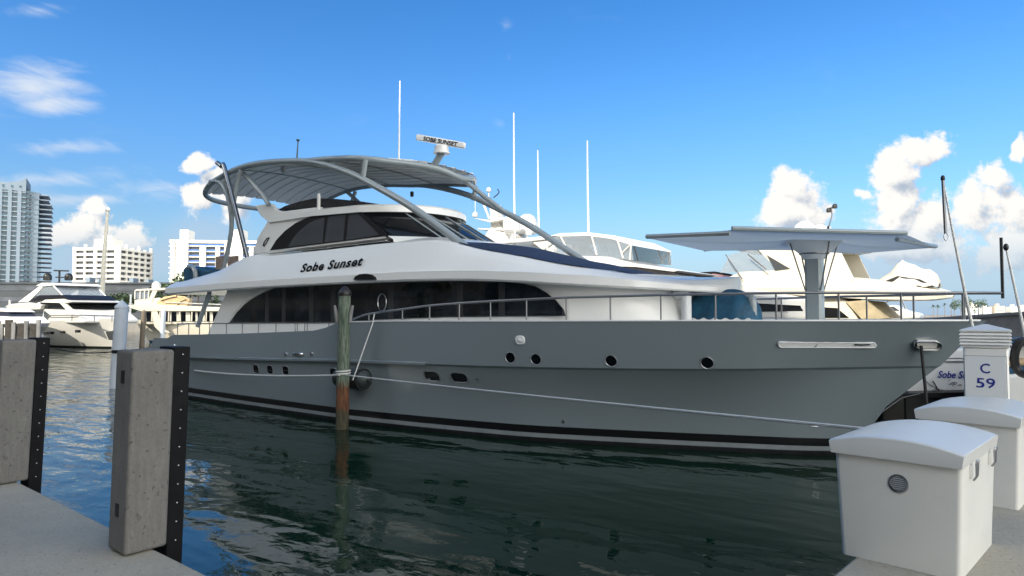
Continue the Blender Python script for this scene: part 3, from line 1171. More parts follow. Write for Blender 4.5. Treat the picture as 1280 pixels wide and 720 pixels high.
# lengthwise ribs: the panel is a ribbed sheet
mb = MB()
sA, sB = ringpts[i_aft].x + .75, ringpts[i_front].x - .45
ribs = 11
for j in range(ribs):
    rows = []
    for s in np.linspace(sA, sB, 44):
        a, b = ring_at(s, -1), ring_at(s, 1)
        if a is None or b is None:
            continue
        row = []
        hw = min(abs(a.y), abs(b.y)) - .05
        if hw <= 0:
            continue
        for q, dz in ((0.0, .045), (.03, .0), (.82, .01), (.86, .05), (1.0, .05)):
            y = -TC + (j + q) * (2 * TC / ribs)
            y = max(-hw, min(hw, y))
            zz = a.z + (b.z - a.z) * .5
            crown = .16 * (1 - (y / TC) ** 2)
            row.append((s, y, zz + crown + dz - .02))
        rows.append(row)
    # drop stretches where the strip has no width
    rows = [r for r in rows if r[-1][1] - r[0][1] > .02]
    if len(rows) > 1:
        MB().grid(rows).grid([[(x, y, z + .03) for x, y, z in r] for r in rows]).build('roof_slat', M['slat'], Y, smooth=25)
# cross ribs under the slats
for s in (6.2, 9.0, 11.6, 13.6):
    a, b = ring_at(s, -1), ring_at(s, 1)
    MB().tube([(s, a.y + (b.y - a.y) * q, a.z - .03 + .16 * (1 - (2 * q - 1) ** 2)) for q in np.linspace(0, 1, 12)], .03, 6).build('cross_rib', M['tube'], Y)
# short posts between ring and arch
for sg in (-1, 1):
    a, b = at(457, 200, -TC), at(453.5, 222, -TC)
    MB().tube([(a.x, sg * TC, a.z), (b.x, sg * TC, b.z)], .09, 10).build('ring_post', M['tube'], Y)
# the tube that carries the front of the ring down to the far leg
q0 = at(576, 223, 0.35)
q1 = min(far_arch, key=lambda p: abs(p.x - at(632, 261, TC).x))
MB().tube(spline([front[1] + Vector((-.1, .3, 0)), q0, q0.lerp(q1, .5), q1], 6), .09, 10).build('front_tube', M['tube'], Y)
# aft supports
C1 = [(263, 227), (273, 227.5), (281, 236), (286, 252), (289, 270), (289.5, 285), (287, 302), (282, 325), (276, 349)]
C2 = [(301, 213), (297, 226), (293.5, 246), (290.5, 264), (289.5, 284)]
C3 = [(304, 217), (313, 226), (322, 236), (330, 246), (336, 256)]
for sg in (-1, 1):
    for c_ in (C1, C2, C3):
        tt = 2.85 if c_ is not C3 else 2.6
        MB().tube(spline([(p.x, sg * tt, p.z) for p in (at(u, v, -tt) for u, v in c_)], 4), .088, 10).build('support_tube', M['tube'], Y)
# lamp under the canopy
p = at(354, 211, -1.9)
MB().lathe(p, [(.02, .10), (.09, .09), (.10, -.02), (.09, -.06)], 12).ball(p + Vector((0, 0, -.08)), .08, 10).build('canopy_lamp', M['steel'], Y)
p = at(515, 243, 1.2)
MB().lathe(p, [(.02, .12), (.07, .10), (.07, -.06), (.05, -.09)], 10).build('canopy_lamp', M['black'], Y)
# radar on its leaning pedestal
p0, p1 = at(541, 209, -.9), at(552, 191.5, -.9)
rad = MB().tube([p0, p1], .115, 10).build('radar_pedestal', M['tube'], Y)
MB().lathe(p1 + Vector((0, 0, -.02)), [(.28, 0), (.28, .05), (.24, .06), (.24, .24), (.20, .28), (.10, .30)], 16).build('radar_base', M['gel'], rad)
ra, rb = at(520.5, 174, -1.2), at(581.5, 185, -.55)
dirr = (rb - ra).normalized()
nr_ = Vector((dirr.y, -dirr.x, 0)).normalized()
upv = nr_.cross(dirr)
upv = upv if upv.z > 0 else -upv
ra, rb = ra + upv * .06, rb + upv * .06
c_ = ra - upv * .10
bar = MB().obox(c_ - nr_ * .06, rb - ra, nr_ * .17, upv * .21).build('radar_bar', M['gel'], rad, bevel=.05)
text_mb('SOBE SUNSET', ra + dirr * .30 - upv * .075 + nr_ * .115, dirr, upv, 0.19, bold=.03, depth=.006, length=(rb - ra).length - .55).build('radar_lettering', M['ink'], bar, smooth=0)
# whip aerials
for (u, v0, v1, t) in ((500, 101, 206, -1.2), (372.5, 176, 200, 0.6)):
    a, b = at(u - 1.5, v1, t), at(u, v0, t)
    MB().tube([a, b], [.035, .02], 6).build('whip_aerial', M['gel'] if u > 400 else M['black'], Y)
p = at(372.5, 176, .6)
MB().lathe(p, [(.09, .05), (.02, -.06)], 8).build('wind_vane', M['black'], Y)
# chrome boom leaning at the aft corner
P = [at(u, v, -3.0) for u, v in ((271.5, 203.5), (277, 208), (282.5, 216), (312, 334))]
dv = MB().tube(spline(P, 5), .09, 12).build('boom', M['boom'], Y)
p = P[-1]
MB().lathe(p + Vector((0, 0, -.22)), [(.2, 0), (.22, .08), (.16, .16), (.15, .3)], 14).build('boom_foot', M['chrome'], dv)
# pillar between main deck and the upper overhang
for sg in (-1, 1):
    a, b = at(262, 366, -3.0), at(247, 408, -3.0)
    MB().tube([(a.x, sg * 3, a.z), (b.x, sg * 3, b.z)], .09, 8).build('pillar', M['tube'], Y)

# ---- rails


def rail_at(u, v, inset=.10):
    t = 3.5
    for _ in range(30):
        p = at(u, v, -t)
        t = .5 * t + .5 * max(interp(TS, p.x) - inset, .03)
    return at(u, v, -t)


top = [rail_at(u, v) for u, v in ((438, 400.5), (448, 396.5), (461, 392.5), (503, 386.5), (537, 382), (574, 379), (613, 376.5), (658, 374.3), (708, 372), (763, 370.5), (826, 368.8), (894, 367.5), (970, 366.3), (1048, 366), (1126, 366), (1203, 366))]
tip = at(1253, 366.5, 0)
top = spline(top + [tip], 4)
rail = MB().tube(top, .03, 8).tube([(p.x, -p.y, p.z) for p in top], .03, 8).build('bow_rail', M['rail_dark'], Y)
for u, v in ((461, 392.5), (503, 386.5), (537, 382), (574, 379), (613, 376.5), (658, 374.3), (708, 372), (763, 370.5), (826, 368.8), (894, 367.5), (970, 366.3), (1048, 366), (1126, 366), (1203, 366)):
    p = rail_at(u, v)
    zz = interp(ZS, p.x)
    for sg in (-1, 1):
        MB().tube([(p.x, -sg * p.y, p.z), (p.x - .0, -sg * p.y, zz)], .022, 6).build('stanchion', M['rail_dark'], rail)
MB().tube([at(1251.3, 297, 0), at(1253.5, 373, 0)], .03, 6).build('jackstaff', M['black'], rail)
# low aft rail
ar = [rail_at(u, v, .2) for u, v in ((222, 405), (262, 404.5), (323, 404), (381, 403.6), (424, 403.4))]
rail2 = MB().tube(spline(ar, 4), .024, 6).tube([(p.x, -p.y, p.z) for p in spline(ar, 4)], .024, 6).build('aft_rail', M['steel'], Y)
for u in (222, 236, 249.5, 262, 283, 303, 323, 345, 369, 372, 381, 384, 411):
    p = rail_at(u, 404, .2)
    zz = interp(ZS, p.x)
    for sg in (-1, 1):
        MB().tube([(p.x, -sg * p.y, p.z + .01), (p.x, -sg * p.y, zz)], .018, 5).build('stanchion', M['rail_dark'], rail2)
# grey hoops on deck holding the covered craft
for u0, u1, vt in ((853.5, 861, 365),):
    a = at(858, 399, -1.5)
    b = at(858, 368, -1.5)
    MB().tube(spline([(a.x, -1.5, a.z - .1), (a.x, -1.5, b.z - .2), (a.x - .06, -1.42, b.z - .02), (a.x - .35, -1.3, b.z)], 4), .13, 10).build('chock_hoop', M['gel_cool'], Y)
a, b = at(941, 399, -.8), at(941, 372, -.8)
MB().tube(spline([(a.x, -.8, a.z - .1), (a.x, -.8, b.z - .1), (a.x - .12, -.72, b.z + .02), (a.x - .5, -.6, b.z + .08)], 4), .10, 10).build('chock_hoop', M['tube'], Y)

# ------------------------------------------------------------------ things standing on the yacht
def sub(name, label, cat, s, t, z, group=None):
    return thing(name, label, cat, MAIN.m @ Vector((s, t, z)), MAIN.ang, group)


# sunshade on a single post
pb_ = at(1019, 400, 0)
A = sub('deck_awning', 'grey fabric sun awning spread wide on a single square post on the foredeck', 'awning', pb_.x, 0, 3.1)
zt = at(1019, 316, 0).z
x = pb_.x
MB().prism([(x - .19, -.13, 3.05), (x - .13, -.19, 3.05), (x + .13, -.19, 3.05), (x + .19, -.13, 3.05), (x + .19, .13, 3.05), (x + .13, .19, 3.05), (x - .13, .19, 3.05), (x - .19, .13, 3.05)], (0, 0, zt - 3.05)).build('post', M['tube'], A, MAIN, smooth=20)
MB().lathe((x, 0, zt - .06), [(.24, -.10), (.30, 0), (.34, .05), (.62, .30), (.66, .36), (.66, .39), (.2, .39)], 28).build('flared_collar', M['collar'], A, MAIN, smooth=45)
MB().tube([(x + .315 * math.cos(a), .315 * math.sin(a), zt - .02) for a in np.linspace(0, 2 * math.pi, 28, endpoint=False)], .03, 6, True).build('collar_lip', M['rail_dark'], A, MAIN)
for k in range(4):
    th = math.pi / 4 + k * math.pi / 2
    d = Vector((math.cos(th), math.sin(th), 0))
    MB().tube([Vector((x, 0, zt - .92)) + d * .24, Vector((x, 0, zt + .22)) + d * .62], .018, 6).build('strut', M['rail_dark'], A, MAIN)
cn = [at(915, 287.5, -3.0), at(1133, 295, -.2), at(1170, 309.5, 2.5), at(1068, 317.5, 3.2), at(880, 313.5, 0.1), at(808, 297.5, -2.75)]
cn[1].z += .03
cen = Vector((x, 0, zt + .36))
# cloth: each edge sags inwards between its corners
edge = []
for i, a in enumerate(cn):
    b = cn[(i + 1) % len(cn)]
    for q in np.linspace(0, 1, 9)[:-1]:
        p = a.lerp(b, q)
        hang = .0 if i != 3 else .16 * math.sin(math.pi * q)
        edge.append(p.lerp(cen, hang))
rows = []
for q in (1, .85, .7, .55, .42, .3, .2, .1):
    rows.append([cen + (p - cen) * q + Vector((0, 0, -.10 * math.sin(math.pi * q))) for p in edge])
MB().grid(rows, 0, True).build('cloth', M['awning'], A, MAIN, smooth=60)
for i, (a, b) in enumerate(((cn[0], cn[1]), (cn[5], cn[0] + Vector((-.05, .0, -.10))), (cn[1] + Vector((-.2, .1, -.12)), cn[2]))):
    MB().tube([a + Vector((0, 0, .035)), b + Vector((0, 0, .035))], .052, 8).build('edge_roller', M['tube'], A, MAIN)
for i in (3, 4, 5, 2):
    a = cen.lerp(cn[i], .12)
    MB().tube([a, cn[i]], .022, 6).build('batten', M['tube'], A, MAIN)

# covered craft between the hoops on the foredeck
pa, pb = at(847, 399, -1.2), at(940, 399, -1.0)
c = (pa + pb) / 2
A = sub('covered_tender', 'small tender under a teal blue cover lying on the foredeck behind the rail', 'tender', c.x, -.6, 3.08)
L_ = (pb.x - pa.x) / 2 + .1
rows = []
for q in np.linspace(-1, 1, 30):
    k = (1 - abs(q) ** 3) ** .5
    h_ = (.80 + .05 * math.sin(4 * q)) * (k * .75 + .25 if abs(q) < .999 else .2)
    w_ = .62 * (k * .8 + .2)
    rows.append([(c.x + q * L_, -.6 + w_ * math.cos(th) * (1.0 + .03 * math.sin(11 * q + 3 * th)), 3.1 + max(0, h_ * math.sin(th)) ** 1.0) for th in np.linspace(0, math.pi, 18)])
mb = MB().grid(rows)
for r in (rows[0], rows[-1]):
    k = len(mb.v)
    mb.add(r, [tuple(range(len(r)))])
mb.build('fitted_cover', M['teal'], A, MAIN, smooth=60)
rows = [[(c.x + q * L_ * 1.0, -.6 + sg * .64, 3.09 + dz + .03 * math.sin(23 * q)) for dz in (0, .1)] for sg in (-1,) for q in np.linspace(-.95, .95, 40)]
MB().grid(rows).build('cover_hem', M['gel_cool'], A, MAIN)

# covered thing and chairs on the open upper deck aft
zd = interp(ZB, 4) + .34
pa, pb = at(231, 338, -2.4), at(266, 345, -2.4)
A = sub('covered_locker', 'low locker under a teal cover on the aft upper deck', 'locker', pa.x + .8, -2.2, zd)
rows = []
poly = [at(u, v, -2.4) for u, v in ((230, 352), (228, 338), (231, 333.5), (241, 332.5), (249, 337), (258, 338.5), (267, 336), (269, 350))]
MB().prism(poly, (0, 1.3, 0)).build('fitted_cover', M['teal'], A, MAIN, smooth=0, bevel=.06)
MB().tube(spline([at(244, 353, -2.55), at(244, 340, -2.55), at(241, 334, -2.5), at(236, 333, -2.3)], 4), .10, 8).build('cover_hoop', M['tube'], A, MAIN)
for i, (u0, u1) in enumerate(((269, 282), (284, 297))):
    a, b = at(u0, 333, -1.6), at(u1, 333, -1.6)
    A = sub('deck_chair', 'brown woven deck chair %s on the aft upper deck' % ('nearer the stern' if i == 0 else 'nearer the chrome boom'), 'chair', a.x + .25, -1.4, zd, 'chairs on the aft upper deck')
    zb_, zt_ = zd, at(u0, 320.5, -1.6).z
    w_ = b.x - a.x
    MB().obox((a.x, -1.6, zb_ + .45), (w_, 0, 0), (-.04, 0.02, zt_ - zb_ - .45), (0, .06, 0)).build('backrest', M['chair'], A, MAIN, bevel=.02)
    MB().obox((a.x, -2.1, zb_ + .40), (w_, 0, 0), (0, .55, 0), (0, 0, .07)).build('seat', M['chair'], A, MAIN, bevel=.02)
    for dx in (0, w_ - .05):
        for dy in (-2.1, -1.6):
            MB().obox((a.x + dx, dy, zb_), (.05, 0, 0), (0, .05, 0), (0, 0, .41)).build('leg', M['chair'], A, MAIN)

# dark fender hung against the side, beside the wooden pile
p = on_hull(452, 470)
_, _, nn = hull_frame(p)
fc = p + nn * .36
A = sub('boat_fender', 'fat dark rubber fender hung on a white line against the grey hull', 'fender', fc.x, fc.y, fc.z)
MB().lathe(fc - Vector((.78, 0, 0)), [(.06, 0), (.16, .04), (.27, .16), (.31, .34), (.31, 1.05), (.30, 1.22), (.2, 1.40), (.07, 1.46), (.06, 1.54)], 20, (1, 0, .0)).build('fender_body', M['buoy'], A, MAIN)
MB().lathe(fc + Vector((.38, 0, 0)), [(.315, 0), (.325, .02), (.325, .10), (.315, .12)], 20, (1, 0, 0)).build('fender_band', M['black'], A, MAIN)
hp = rail_at(468, 392, .0)
MB().tube([fc + Vector((.42, -.34, .0)), (hp.x - .02, hp.y - .05, hp.z - .3), hp], .018, 6).build('hanging_line', M['rope_w'], A, MAIN)


def rope(name, label, pts, r, m, sag=0.0, cat='rope', n=30):
    P = [Vector(p) for p in pts]
    out = []
    for a, b in zip(P, P[1:]):
        for q in np.linspace(0, 1, n)[:-1]:
            p = a.lerp(b, q)
            p.z -= sag * (a - b).length * 4 * q * (1 - q) * .05
            out.append(p)
    out.append(P[-1])
    o = MB().tube(out, r, 6).build(name, m)
    return tag(o, label, cat)


# ------------------------------------------------------------------ wooden pile in front of the hull
bp_ = PZ(427.5, 536, 0)
A = thing('wooden_pile', 'tall round wooden pile green with algae above a rusty brown band, standing before the hull', 'pile', (bp_.x, bp_.y, 0))
mb = MB()
rows = []
rng = random.Random(3)
for z in np.linspace(-1.0, 3.92, 40):
    r_ = .175 + .012 * (4 - z) / 4
    rows.append([(bp_.x + .03 * z * .35 + math.cos(a) * (r_ + rng.uniform(-.006, .006)), bp_.y + math.sin(a) * (r_ + rng.uniform(-.006, .006)), z) for a in np.linspace(0, 2 * math.pi, 20, endpoint=False)])
mb.grid(rows, 0, True).build('trunk', M['wood_pile'], A)
MB().lathe((bp_.x + .045, bp_.y, 3.90), [(.19, -.06), (.20, 0), (.19, .05), (.06, .21), (.01, .23)], 20).build('cap', M['black'], A)
for sg in (-1, 1):
    q = PD(430 + sg * 9.2, 392, bp_.y)
    MB().tube([q + Vector((sg * .05, -.05, .24)), q + Vector((sg * .0, -.06, .02)), q + Vector((-sg * .03, -.06, -.26))], [.035, .06, .05], 8).build('rope_horn', M['dock_wood'], A)
q = PD(429, 468, bp_.y)
MB().tube([q + Vector((math.cos(a) * .20, math.sin(a) * .20, .012 * a - .03)) for a in np.linspace(0, 4 * math.pi, 40)], .022, 6).build('rope_turns', M['rope_w'], A)

h0 = MAIN.m @ (on_hull(244, 463) + Vector((0, -.03, 0)))
pw = Vector((q.x - .05, q.y - .2, q.z))
rope('mooring_line', 'white mooring line running from the aft hull to the wooden pile', [h0, pw], .024, M['rope_w'], .18)
rope('mooring_line', 'white mooring line running from the wooden pile forward to the walkway', [Vector((q.x + .12, q.y - .19, q.z)), PD(1092, 537, 7.2), Vector((4.35, 6.62, 1.70))], .018, M['rope_w'], .03)
c0 = MAIN.m @ (on_hull(1152, 432) + Vector((0, -.09, 0)))
rope('mooring_line', 'black mooring line hanging straight down from the bow chock', [c0, Vector((c0.x - .02, c0.y - .25, .9))], .035, M['rope_b'])
rope('mooring_line', 'thin pale mooring line running up behind the bow from the walkway', [PD(1095, 520, 12.5), PD(1128, 497, 13.4), PD(1150, 492, 14.6)], .008, M['rail_dark'], 0.0)

# ------------------------------------------------------------------ concrete piles with rubber strips, standing at the walkway edge
ER = Vector((.633, .775, 0))          # outward across the edge
EL = Vector((-.775, .633, 0))         # along the edge


def concrete_pile(p, label, lean):
    A = thing('concrete_pile', label, 'pile', (p.x, p.y, 1.65), 0, 'concrete piles at the walkway edge')
    sd_ = .285
    H = 1.39
    up = Vector((lean, 0, 1)).normalized()
    o = Vector((p.x, p.y, 1.66))
    mb = MB().obox(o, ER * sd_, EL * sd_, up * H)
    mb.build('post', M['conc_pile'], A, bevel=.022, seg=3)
    fo = o + ER * (sd_ + .004) + EL * .02
    f = MB().obox(fo - up * .55, ER * .115, EL * .245, up * (H + .55 + .015)).build('rubber_strip', M['fender'], A, bevel=.006)
    for k in range(11):
        b = fo + up * (.02 + k * .133) + ER * .06 - EL * .003
        MB().lathe(b, [(.0055, 0), (.0055, .004), (.002, .006)], 8, -EL).build('bolt', M['steel'], f)
    for hz in (.24, 1.16):
        b = o + up * hz + EL * .12 - ER * .003
        MB().obox(b, EL * .055, ER * .01, up * .09).build('socket', M['frame_blk'], A)
    return A


pc_ = PZ(155, 698, 1.65)
concrete_pile(pc_, 'square grey concrete pile with black rubber strip, whole, at the walkway edge', .022)
concrete_pile(pc_ + EL * 3.02, 'square grey concrete pile at the far left, cut by the picture edge', .035)

# ------------------------------------------------------------------ dock boxes
BX, BY = Vector((.712, -.702, 0)), Vector((.695, .719, 0))


def dock_box(o, label):
    A = thing('dock_box', label, 'dock box', (o.x, o.y, 1.65), math.atan2(BX.y, BX.x), 'white dock boxes on the walkway')
    w_, l_, h_ = .765, 1.03, .77
    fr = Frame((o.x, o.y), BX)
    # local: x across the front, y away; body narrows downward
    ti = .032
    rows = []
    for z, k in ((0.0, 1), (.05, .95), (h_ - .02, .05), (h_ + .01, .05)):
        a = ti * k
        x0, x1, y0, y1 = a, w_ - a, a * .6, l_ - a
        r = .032
        ring = []
        for cx_, cy_, t0 in ((x1 - r, y0 + r, -math.pi / 2), (x1 - r, y1 - r, 0), (x0 + r, y1 - r, math.pi / 2), (x0 + r, y0 + r, math.pi)):
            for q in np.linspace(0, math.pi / 2, 6):
                ring.append((cx_ + r * math.cos(t0 + q), cy_ + r * math.sin(t0 + q), 1.652 + z))
        rows.append(ring)
    mb = MB().grid(rows, 0, True)
    n = len(rows[0])
    mb.f.append(tuple(range(n)))
    mb.mi.append(0)
    body = mb.build('body', M['box'], A, fr)
    # barrel lid
    e = .024
    x0, x1, y0, y1 = -e, w_ + .012, -e, l_ + e
    z0 = 1.652 + h_ - .075
    prof = []
    for q in np.linspace(0, 1, 25):
        xx = x0 + (x1 - x0) * q
        prof.append((xx, z0 + .085 + .058 * (1 - abs(2 * q - 1) ** 2.1)))
    front = [(x0 + .012, z0)] + prof + [(x1 - .012, z0)]
    mb = MB()
    ys = [y0, y0 + .004, y0 + .02, y0 + .05] + list(np.linspace(y0 + .15, y1 - .1, 6)) + [y1 - .02, y1]
    rows = []
    for i, y in enumerate(ys):
        d = {0: .014, 1: .006, 2: .001}.get(i, {len(ys) - 1: .012, len(ys) - 2: .002}.get(i, 0))
        rows.append([(xx, y, zz - (d if zz > z0 + .01 else 0)) for xx, zz in front])
    mb.grid(rows)
    for r in (rows[0], rows[-1]):
        mb.add(r, [tuple(range(len(r)))])
    mb.build('lid', M['lid'], A, fr, smooth=38, bevel=.007, seg=3)
    # round louvred vent on the front
    c = Vector((.40, -.003 + .02, 1.65 + .545))
    ax = Vector((0, -1, 0))
    v = MB().lathe(c, [(.058, -.02), (.062, .008), (.060, .016), (.050, .018), (.047, .008), (.01, .008)], 28, ax).build('vent', M['steel'], A, fr)
    for k in range(7):
        zz = -.039 + k * .013
        ww = math.sqrt(max(0, .047 ** 2 - zz * zz))
        MB().obox(c + Vector((-ww, -.016, zz - .003)), (2 * ww, 0, 0), (0, .008, 0), (0, .004, .007)).build('louvre', M['rail_dark'], v, fr)
    # latches on the right-hand side
    for yy in (.22, .80):
        p = Vector((w_ + .0, yy, 1.65 + h_ - .115))
        la = MB().obox(p + Vector((-.03, -.03, -.05)), (.035, 0, 0), (0, .06, 0), (0, 0, .085)).build('latch', M['box'], A, fr, bevel=.006)
        MB().tube([p + Vector((.012, -.018, -.06)), p + Vector((.03, -.018, -.03)), p + Vector((.03, -.018, .05)), p + Vector((.034, .018, .05)), p + Vector((.03, .018, -.03)), p + Vector((.012, .018, -.06))], .006, 6).build('clip', M['steel'], la, fr)
        MB().obox(p + Vector((.026, -.022, .05)), (.016, 0, 0), (0, .044, 0), (0, 0, .022)).build('hook', M['chrome'], la, fr, bevel=.004)
    for xx in (.10, .14):
        MB().lathe((xx, .018, 1.65 + h_ - .10), [(.006, -.004), (.006, .004), (.002, .006)], 8, (0, -1, 0)).build('rivet', M['steel'], A, fr)
    return A


b1 = Vector((2.235, 4.765, 0))
dock_box(b1, 'white fibreglass dock box with round vent, nearest on the walkway, seen whole')
dock_box(b1 + Vector((1.49, 1.52, 0)), 'white fibreglass dock box behind the nearest one, in front of the numbered pedestal')

# ------------------------------------------------------------------ numbered power pedestal
pp = PD(1233, 470, 7.45)
fr = Frame((pp.x, pp.y), Vector((.815, -.58, 0)))
A = thing('power_pedestal', 'white power pedestal with pyramid cap and blue number C 59', 'pedestal', (pp.x, pp.y, 1.65), fr.ang)
k = .200
zt = PD(1233, 434, 7.45).z
z0 = 1.652
MB().box(-k, k, -k, k, z0, zt).build('body', M['gel'], A, fr, bevel=.02)
zp = PD(1233, 446, 7.2).z
pan = MB().box(-k + .01, k - .025, -k - .012, -k - .001, z0 + .1, zp).build('number_panel', M['gel_cool'], A, fr, bevel=.003)
MB().box(-k + .004, k - .019, -k - .006, -k - .0005, z0 + .094, zp + .006).build('panel_seam', M['steel'], A, fr)
MB().box(-k - .012, k + .012, -k - .012, k + .012, zt, zt + .03).build('collar', M['gel'], A, fr, bevel=.006)
for i in range(4):
    z = zt + .032 + i * .034
    e = .020
    a, b = k + e + .012, k + e - .006
    MB().grid([[(-a, -a, z), (a, -a, z), (a, a, z), (-a, a, z)], [(-a, -a, z + .008), (a, -a, z + .008), (a, a, z + .008), (-a, a, z + .008)], [(-b, -b, z + .031), (b, -b, z + .031), (b, b, z + .031), (-b, b, z + .031)]], 0, True).build('louvre', M['gel'], A, fr, smooth=0)
MB().box(-k, k, -k, k, zt + .031, zt + .165).build('louvre_core', M['rail_dark'], A, fr)
z = zt + .168
e = k + .032
mb = MB().grid([[(-e, -e, z), (e, -e, z), (e, e, z), (-e, e, z)], [(-e, -e, z + .022), (e, -e, z + .022), (e, e, z + .022), (-e, e, z + .022)], [(-.012, -.012, z + .085), (.012, -.012, z + .085), (.012, .012, z + .085), (-.012, .012, z + .085)]], 0, True)
mb.f += [(0, 1, 2, 3), (8, 9, 10, 11)]
mb.mi += [0, 0]
mb.build('cap', M['lid'], A, fr, smooth=0, bevel=.008)
zc_ = PD(1233, 466, 7.2).z
for txt, x0, zz, ln in (('C', -.05, zc_ - .01, .086), ('59', -.088, zc_ - .165, .166)):
    tm = text_mb(txt, Vector((x0, -k - .013, zz)), Vector((1, 0, 0)), Vector((0, 0, 1)), .145, bold=.012, depth=.002, length=ln)
    tm.build('number_lettering', M['blue'], pan, fr, smooth=0)
# hose hanger with black hose on the right side
MB().tube([(k + .14 + .09 * math.cos(a), -.02 + .03 * math.sin(2 * a), zt - .12 + (.20 if math.sin(a) > 0 else .16) * math.sin(a)) for a in np.linspace(0, 2 * math.pi, 26, endpoint=False)], .042, 8, True).build('hose_coil', M['black'], A, fr)
MB().tube([(k, 0, zt + .08), (k + .10, 0, zt + .10), (k + .16, 0, zt + .07)], .016, 6).build('hose_hook', M['chrome'], A, fr)

# ------------------------------------------------------------------ mooring whips beyond the pedestal
A = thing('mooring_whip', 'slender white mooring whip behind the pedestal, line and ring hung from its tip', 'mooring whip', PD(1221, 440, 9.6))
P = [PD(1222, 440, 9.6), PD(1205, 360, 9.4), PD(1190, 285, 9.25), PD(1178.5, 223, 9.1)]
wp = MB().tube(spline(P, 5), [.026 - .017 * i / 15 for i in range(16)], 8).build('rod', M['gel'], A)
MB().ball(P[-1], .028, 10, (1, 1, 1.6)).build('tip', M['black'], A)
MB().tube([P[-1], PD(1182, 292, 9.1)], .022, 6).build('line', M['rail_dark'], A)
c = PD(1183, 296, 9.1)
MB().tube([c + Vector((.03 * math.cos(a), 0, .05 * math.sin(a))) for a in np.linspace(0, 2 * math.pi, 16, endpoint=False)], .01, 6, True).build('ring', M['steel'], A)
A = thing('mooring_whip', 'slender white mooring whip at the right edge with a black tip', 'mooring whip', PD(1284, 430, 9.2))
P = [PD(1285, 440, 9.2), PD(1277, 400, 9.2), PD(1258, 312, 9.1)]
MB().tube(spline(P, 5), [.026 - .014 * i / 10 for i in range(11)], 8).build('rod', M['gel'], A)
MB().ball(PD(1257.5, 309, 9.1), .032, 10, (1, 1, 1.6)).build('tip', M['black'], A)

# ------------------------------------------------------------------ other boats


def boat_hull(root, fr, s0, s1, t0, hb, zs, mats, rake=1.6, tumble=.72, name='hull', foot=.10):
    """plain hull: stern s0, bow tip s1, centre line t0, half beam hb, sheer height zs(k)"""
    def hw(k, low):
        e = 2.1 if not low else 1.7
        return hb * (1 if k < .45 else max(0.004, (1 - ((k - .45) / .55) ** e))) * (tumble if low else 1)
    mb = MB()
    ks = np.linspace(0, 1, 42)
    for sg in (-1, 1):
        rows = []
        for k in ks:
            row = []
            for q in (-.25, 0.0, foot, .25, .5, .75, 1.0):
                e1 = s1 - rake * (1 - max(q, 0)) ** 1.2
                s = s0 + (e1 - s0) * k
                a, b = hw(k, True), hw(k, False)
                w_ = a + (b - a) * max(q, 0) ** .8
                if q < 0:
                    w_ *= .8
                row.append((s, t0 + sg * w_, zs(k) * q))
            rows.append(row)
        mb.grid([r[:3] for r in rows], 1)
        mb.grid([r[2:] for r in rows], 0)
    T = [(s0, t0 - hw(0, True) + (hw(0, True) - hw(0, False)) * q ** .8, zs(0) * q) for q in (0, .25, .5, .75, 1)]
    mb.add(T + [(s0, 2 * t0 - y, z) for _, y, z in T[::-1]], [tuple(range(10))], 0)
    rows = [[(s0 + (s1 - s0) * k, t0 - hw(k, False) * .97, zs(k) - .06), (s0 + (s1 - s0) * k, t0 + hw(k, False) * .97, zs(k) - .06)] for k in ks]
    mb.grid(rows, 0)
    return mb.build(name, mats, root, fr, smooth=35)


def slab(name, m, root, fr, poly, t0, t1, bevel=0.0, smooth=0, plane=None):
    """outline taken on the plane t0 (or plane), carried from t0 to t1"""
    P = [fr.up(u, v, t0 if plane is None else plane) for u, v in poly]
    P = [Vector((p.x, t0, p.z)) for p in P]
    return MB().prism(P, (0, t1 - t0, 0)).build(name, m, root, fr, smooth=smooth, bevel=bevel)


def bars(name, m, root, fr, pts, t, r=.03, spl=0, plane=None):
    P = [fr.up(u, v, t if plane is None else plane) for u, v in pts]
    P = [Vector((p.x, t, p.z)) for p in P]
    return MB().tube(spline(P, spl) if spl else P, r, 6).build(name, m, root, fr)


def dome(root, fr, u, v, t, r, m, name='radome', stalk=None):
    c = fr.up(u, v, t)
    o = MB().lathe(c - Vector((0, 0, r)), [(r * .8, 0), (r, .15 * r), (r, r)] + [(r * math.cos(a), r + r * math.sin(a)) for a in np.linspace(.15, 1.5, 6)], 16).build(name, m, root, fr)
    if stalk:
        MB().tube([c - Vector((0, 0, r)), c - Vector((0, 0, r + stalk))], .05, 6).build('dome_post', M['gel'], root, fr)
    return o


# B: white motor yacht directly behind, with the clear-sided flying bridge
B0, B1, BT = 6.6, 11.4, 9.0
bowB = at(1012, 380, BT)
A = thing('motor_yacht', 'white motor yacht behind the grey one, with mast, white domes and a clear-sided flying bridge', 'motor yacht', MAIN.m @ Vector((12, BT, 0)), MAIN.ang)
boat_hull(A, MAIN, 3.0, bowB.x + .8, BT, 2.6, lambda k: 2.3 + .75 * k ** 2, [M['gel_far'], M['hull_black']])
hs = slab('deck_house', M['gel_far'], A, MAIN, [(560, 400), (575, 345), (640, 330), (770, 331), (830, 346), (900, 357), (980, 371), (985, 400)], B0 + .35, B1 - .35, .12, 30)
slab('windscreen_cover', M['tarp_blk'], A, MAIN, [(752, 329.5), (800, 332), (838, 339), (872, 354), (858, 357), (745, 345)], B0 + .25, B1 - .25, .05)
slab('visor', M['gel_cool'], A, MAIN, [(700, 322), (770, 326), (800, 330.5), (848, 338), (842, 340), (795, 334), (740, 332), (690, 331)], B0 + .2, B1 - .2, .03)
slab('flybridge_coaming', M['gel_far'], A, MAIN, [(612, 335), (640, 322), (690, 318.5), (760, 321), (806, 333), (790, 334), (640, 338)], B0 + .3, B1 - .3, .05)
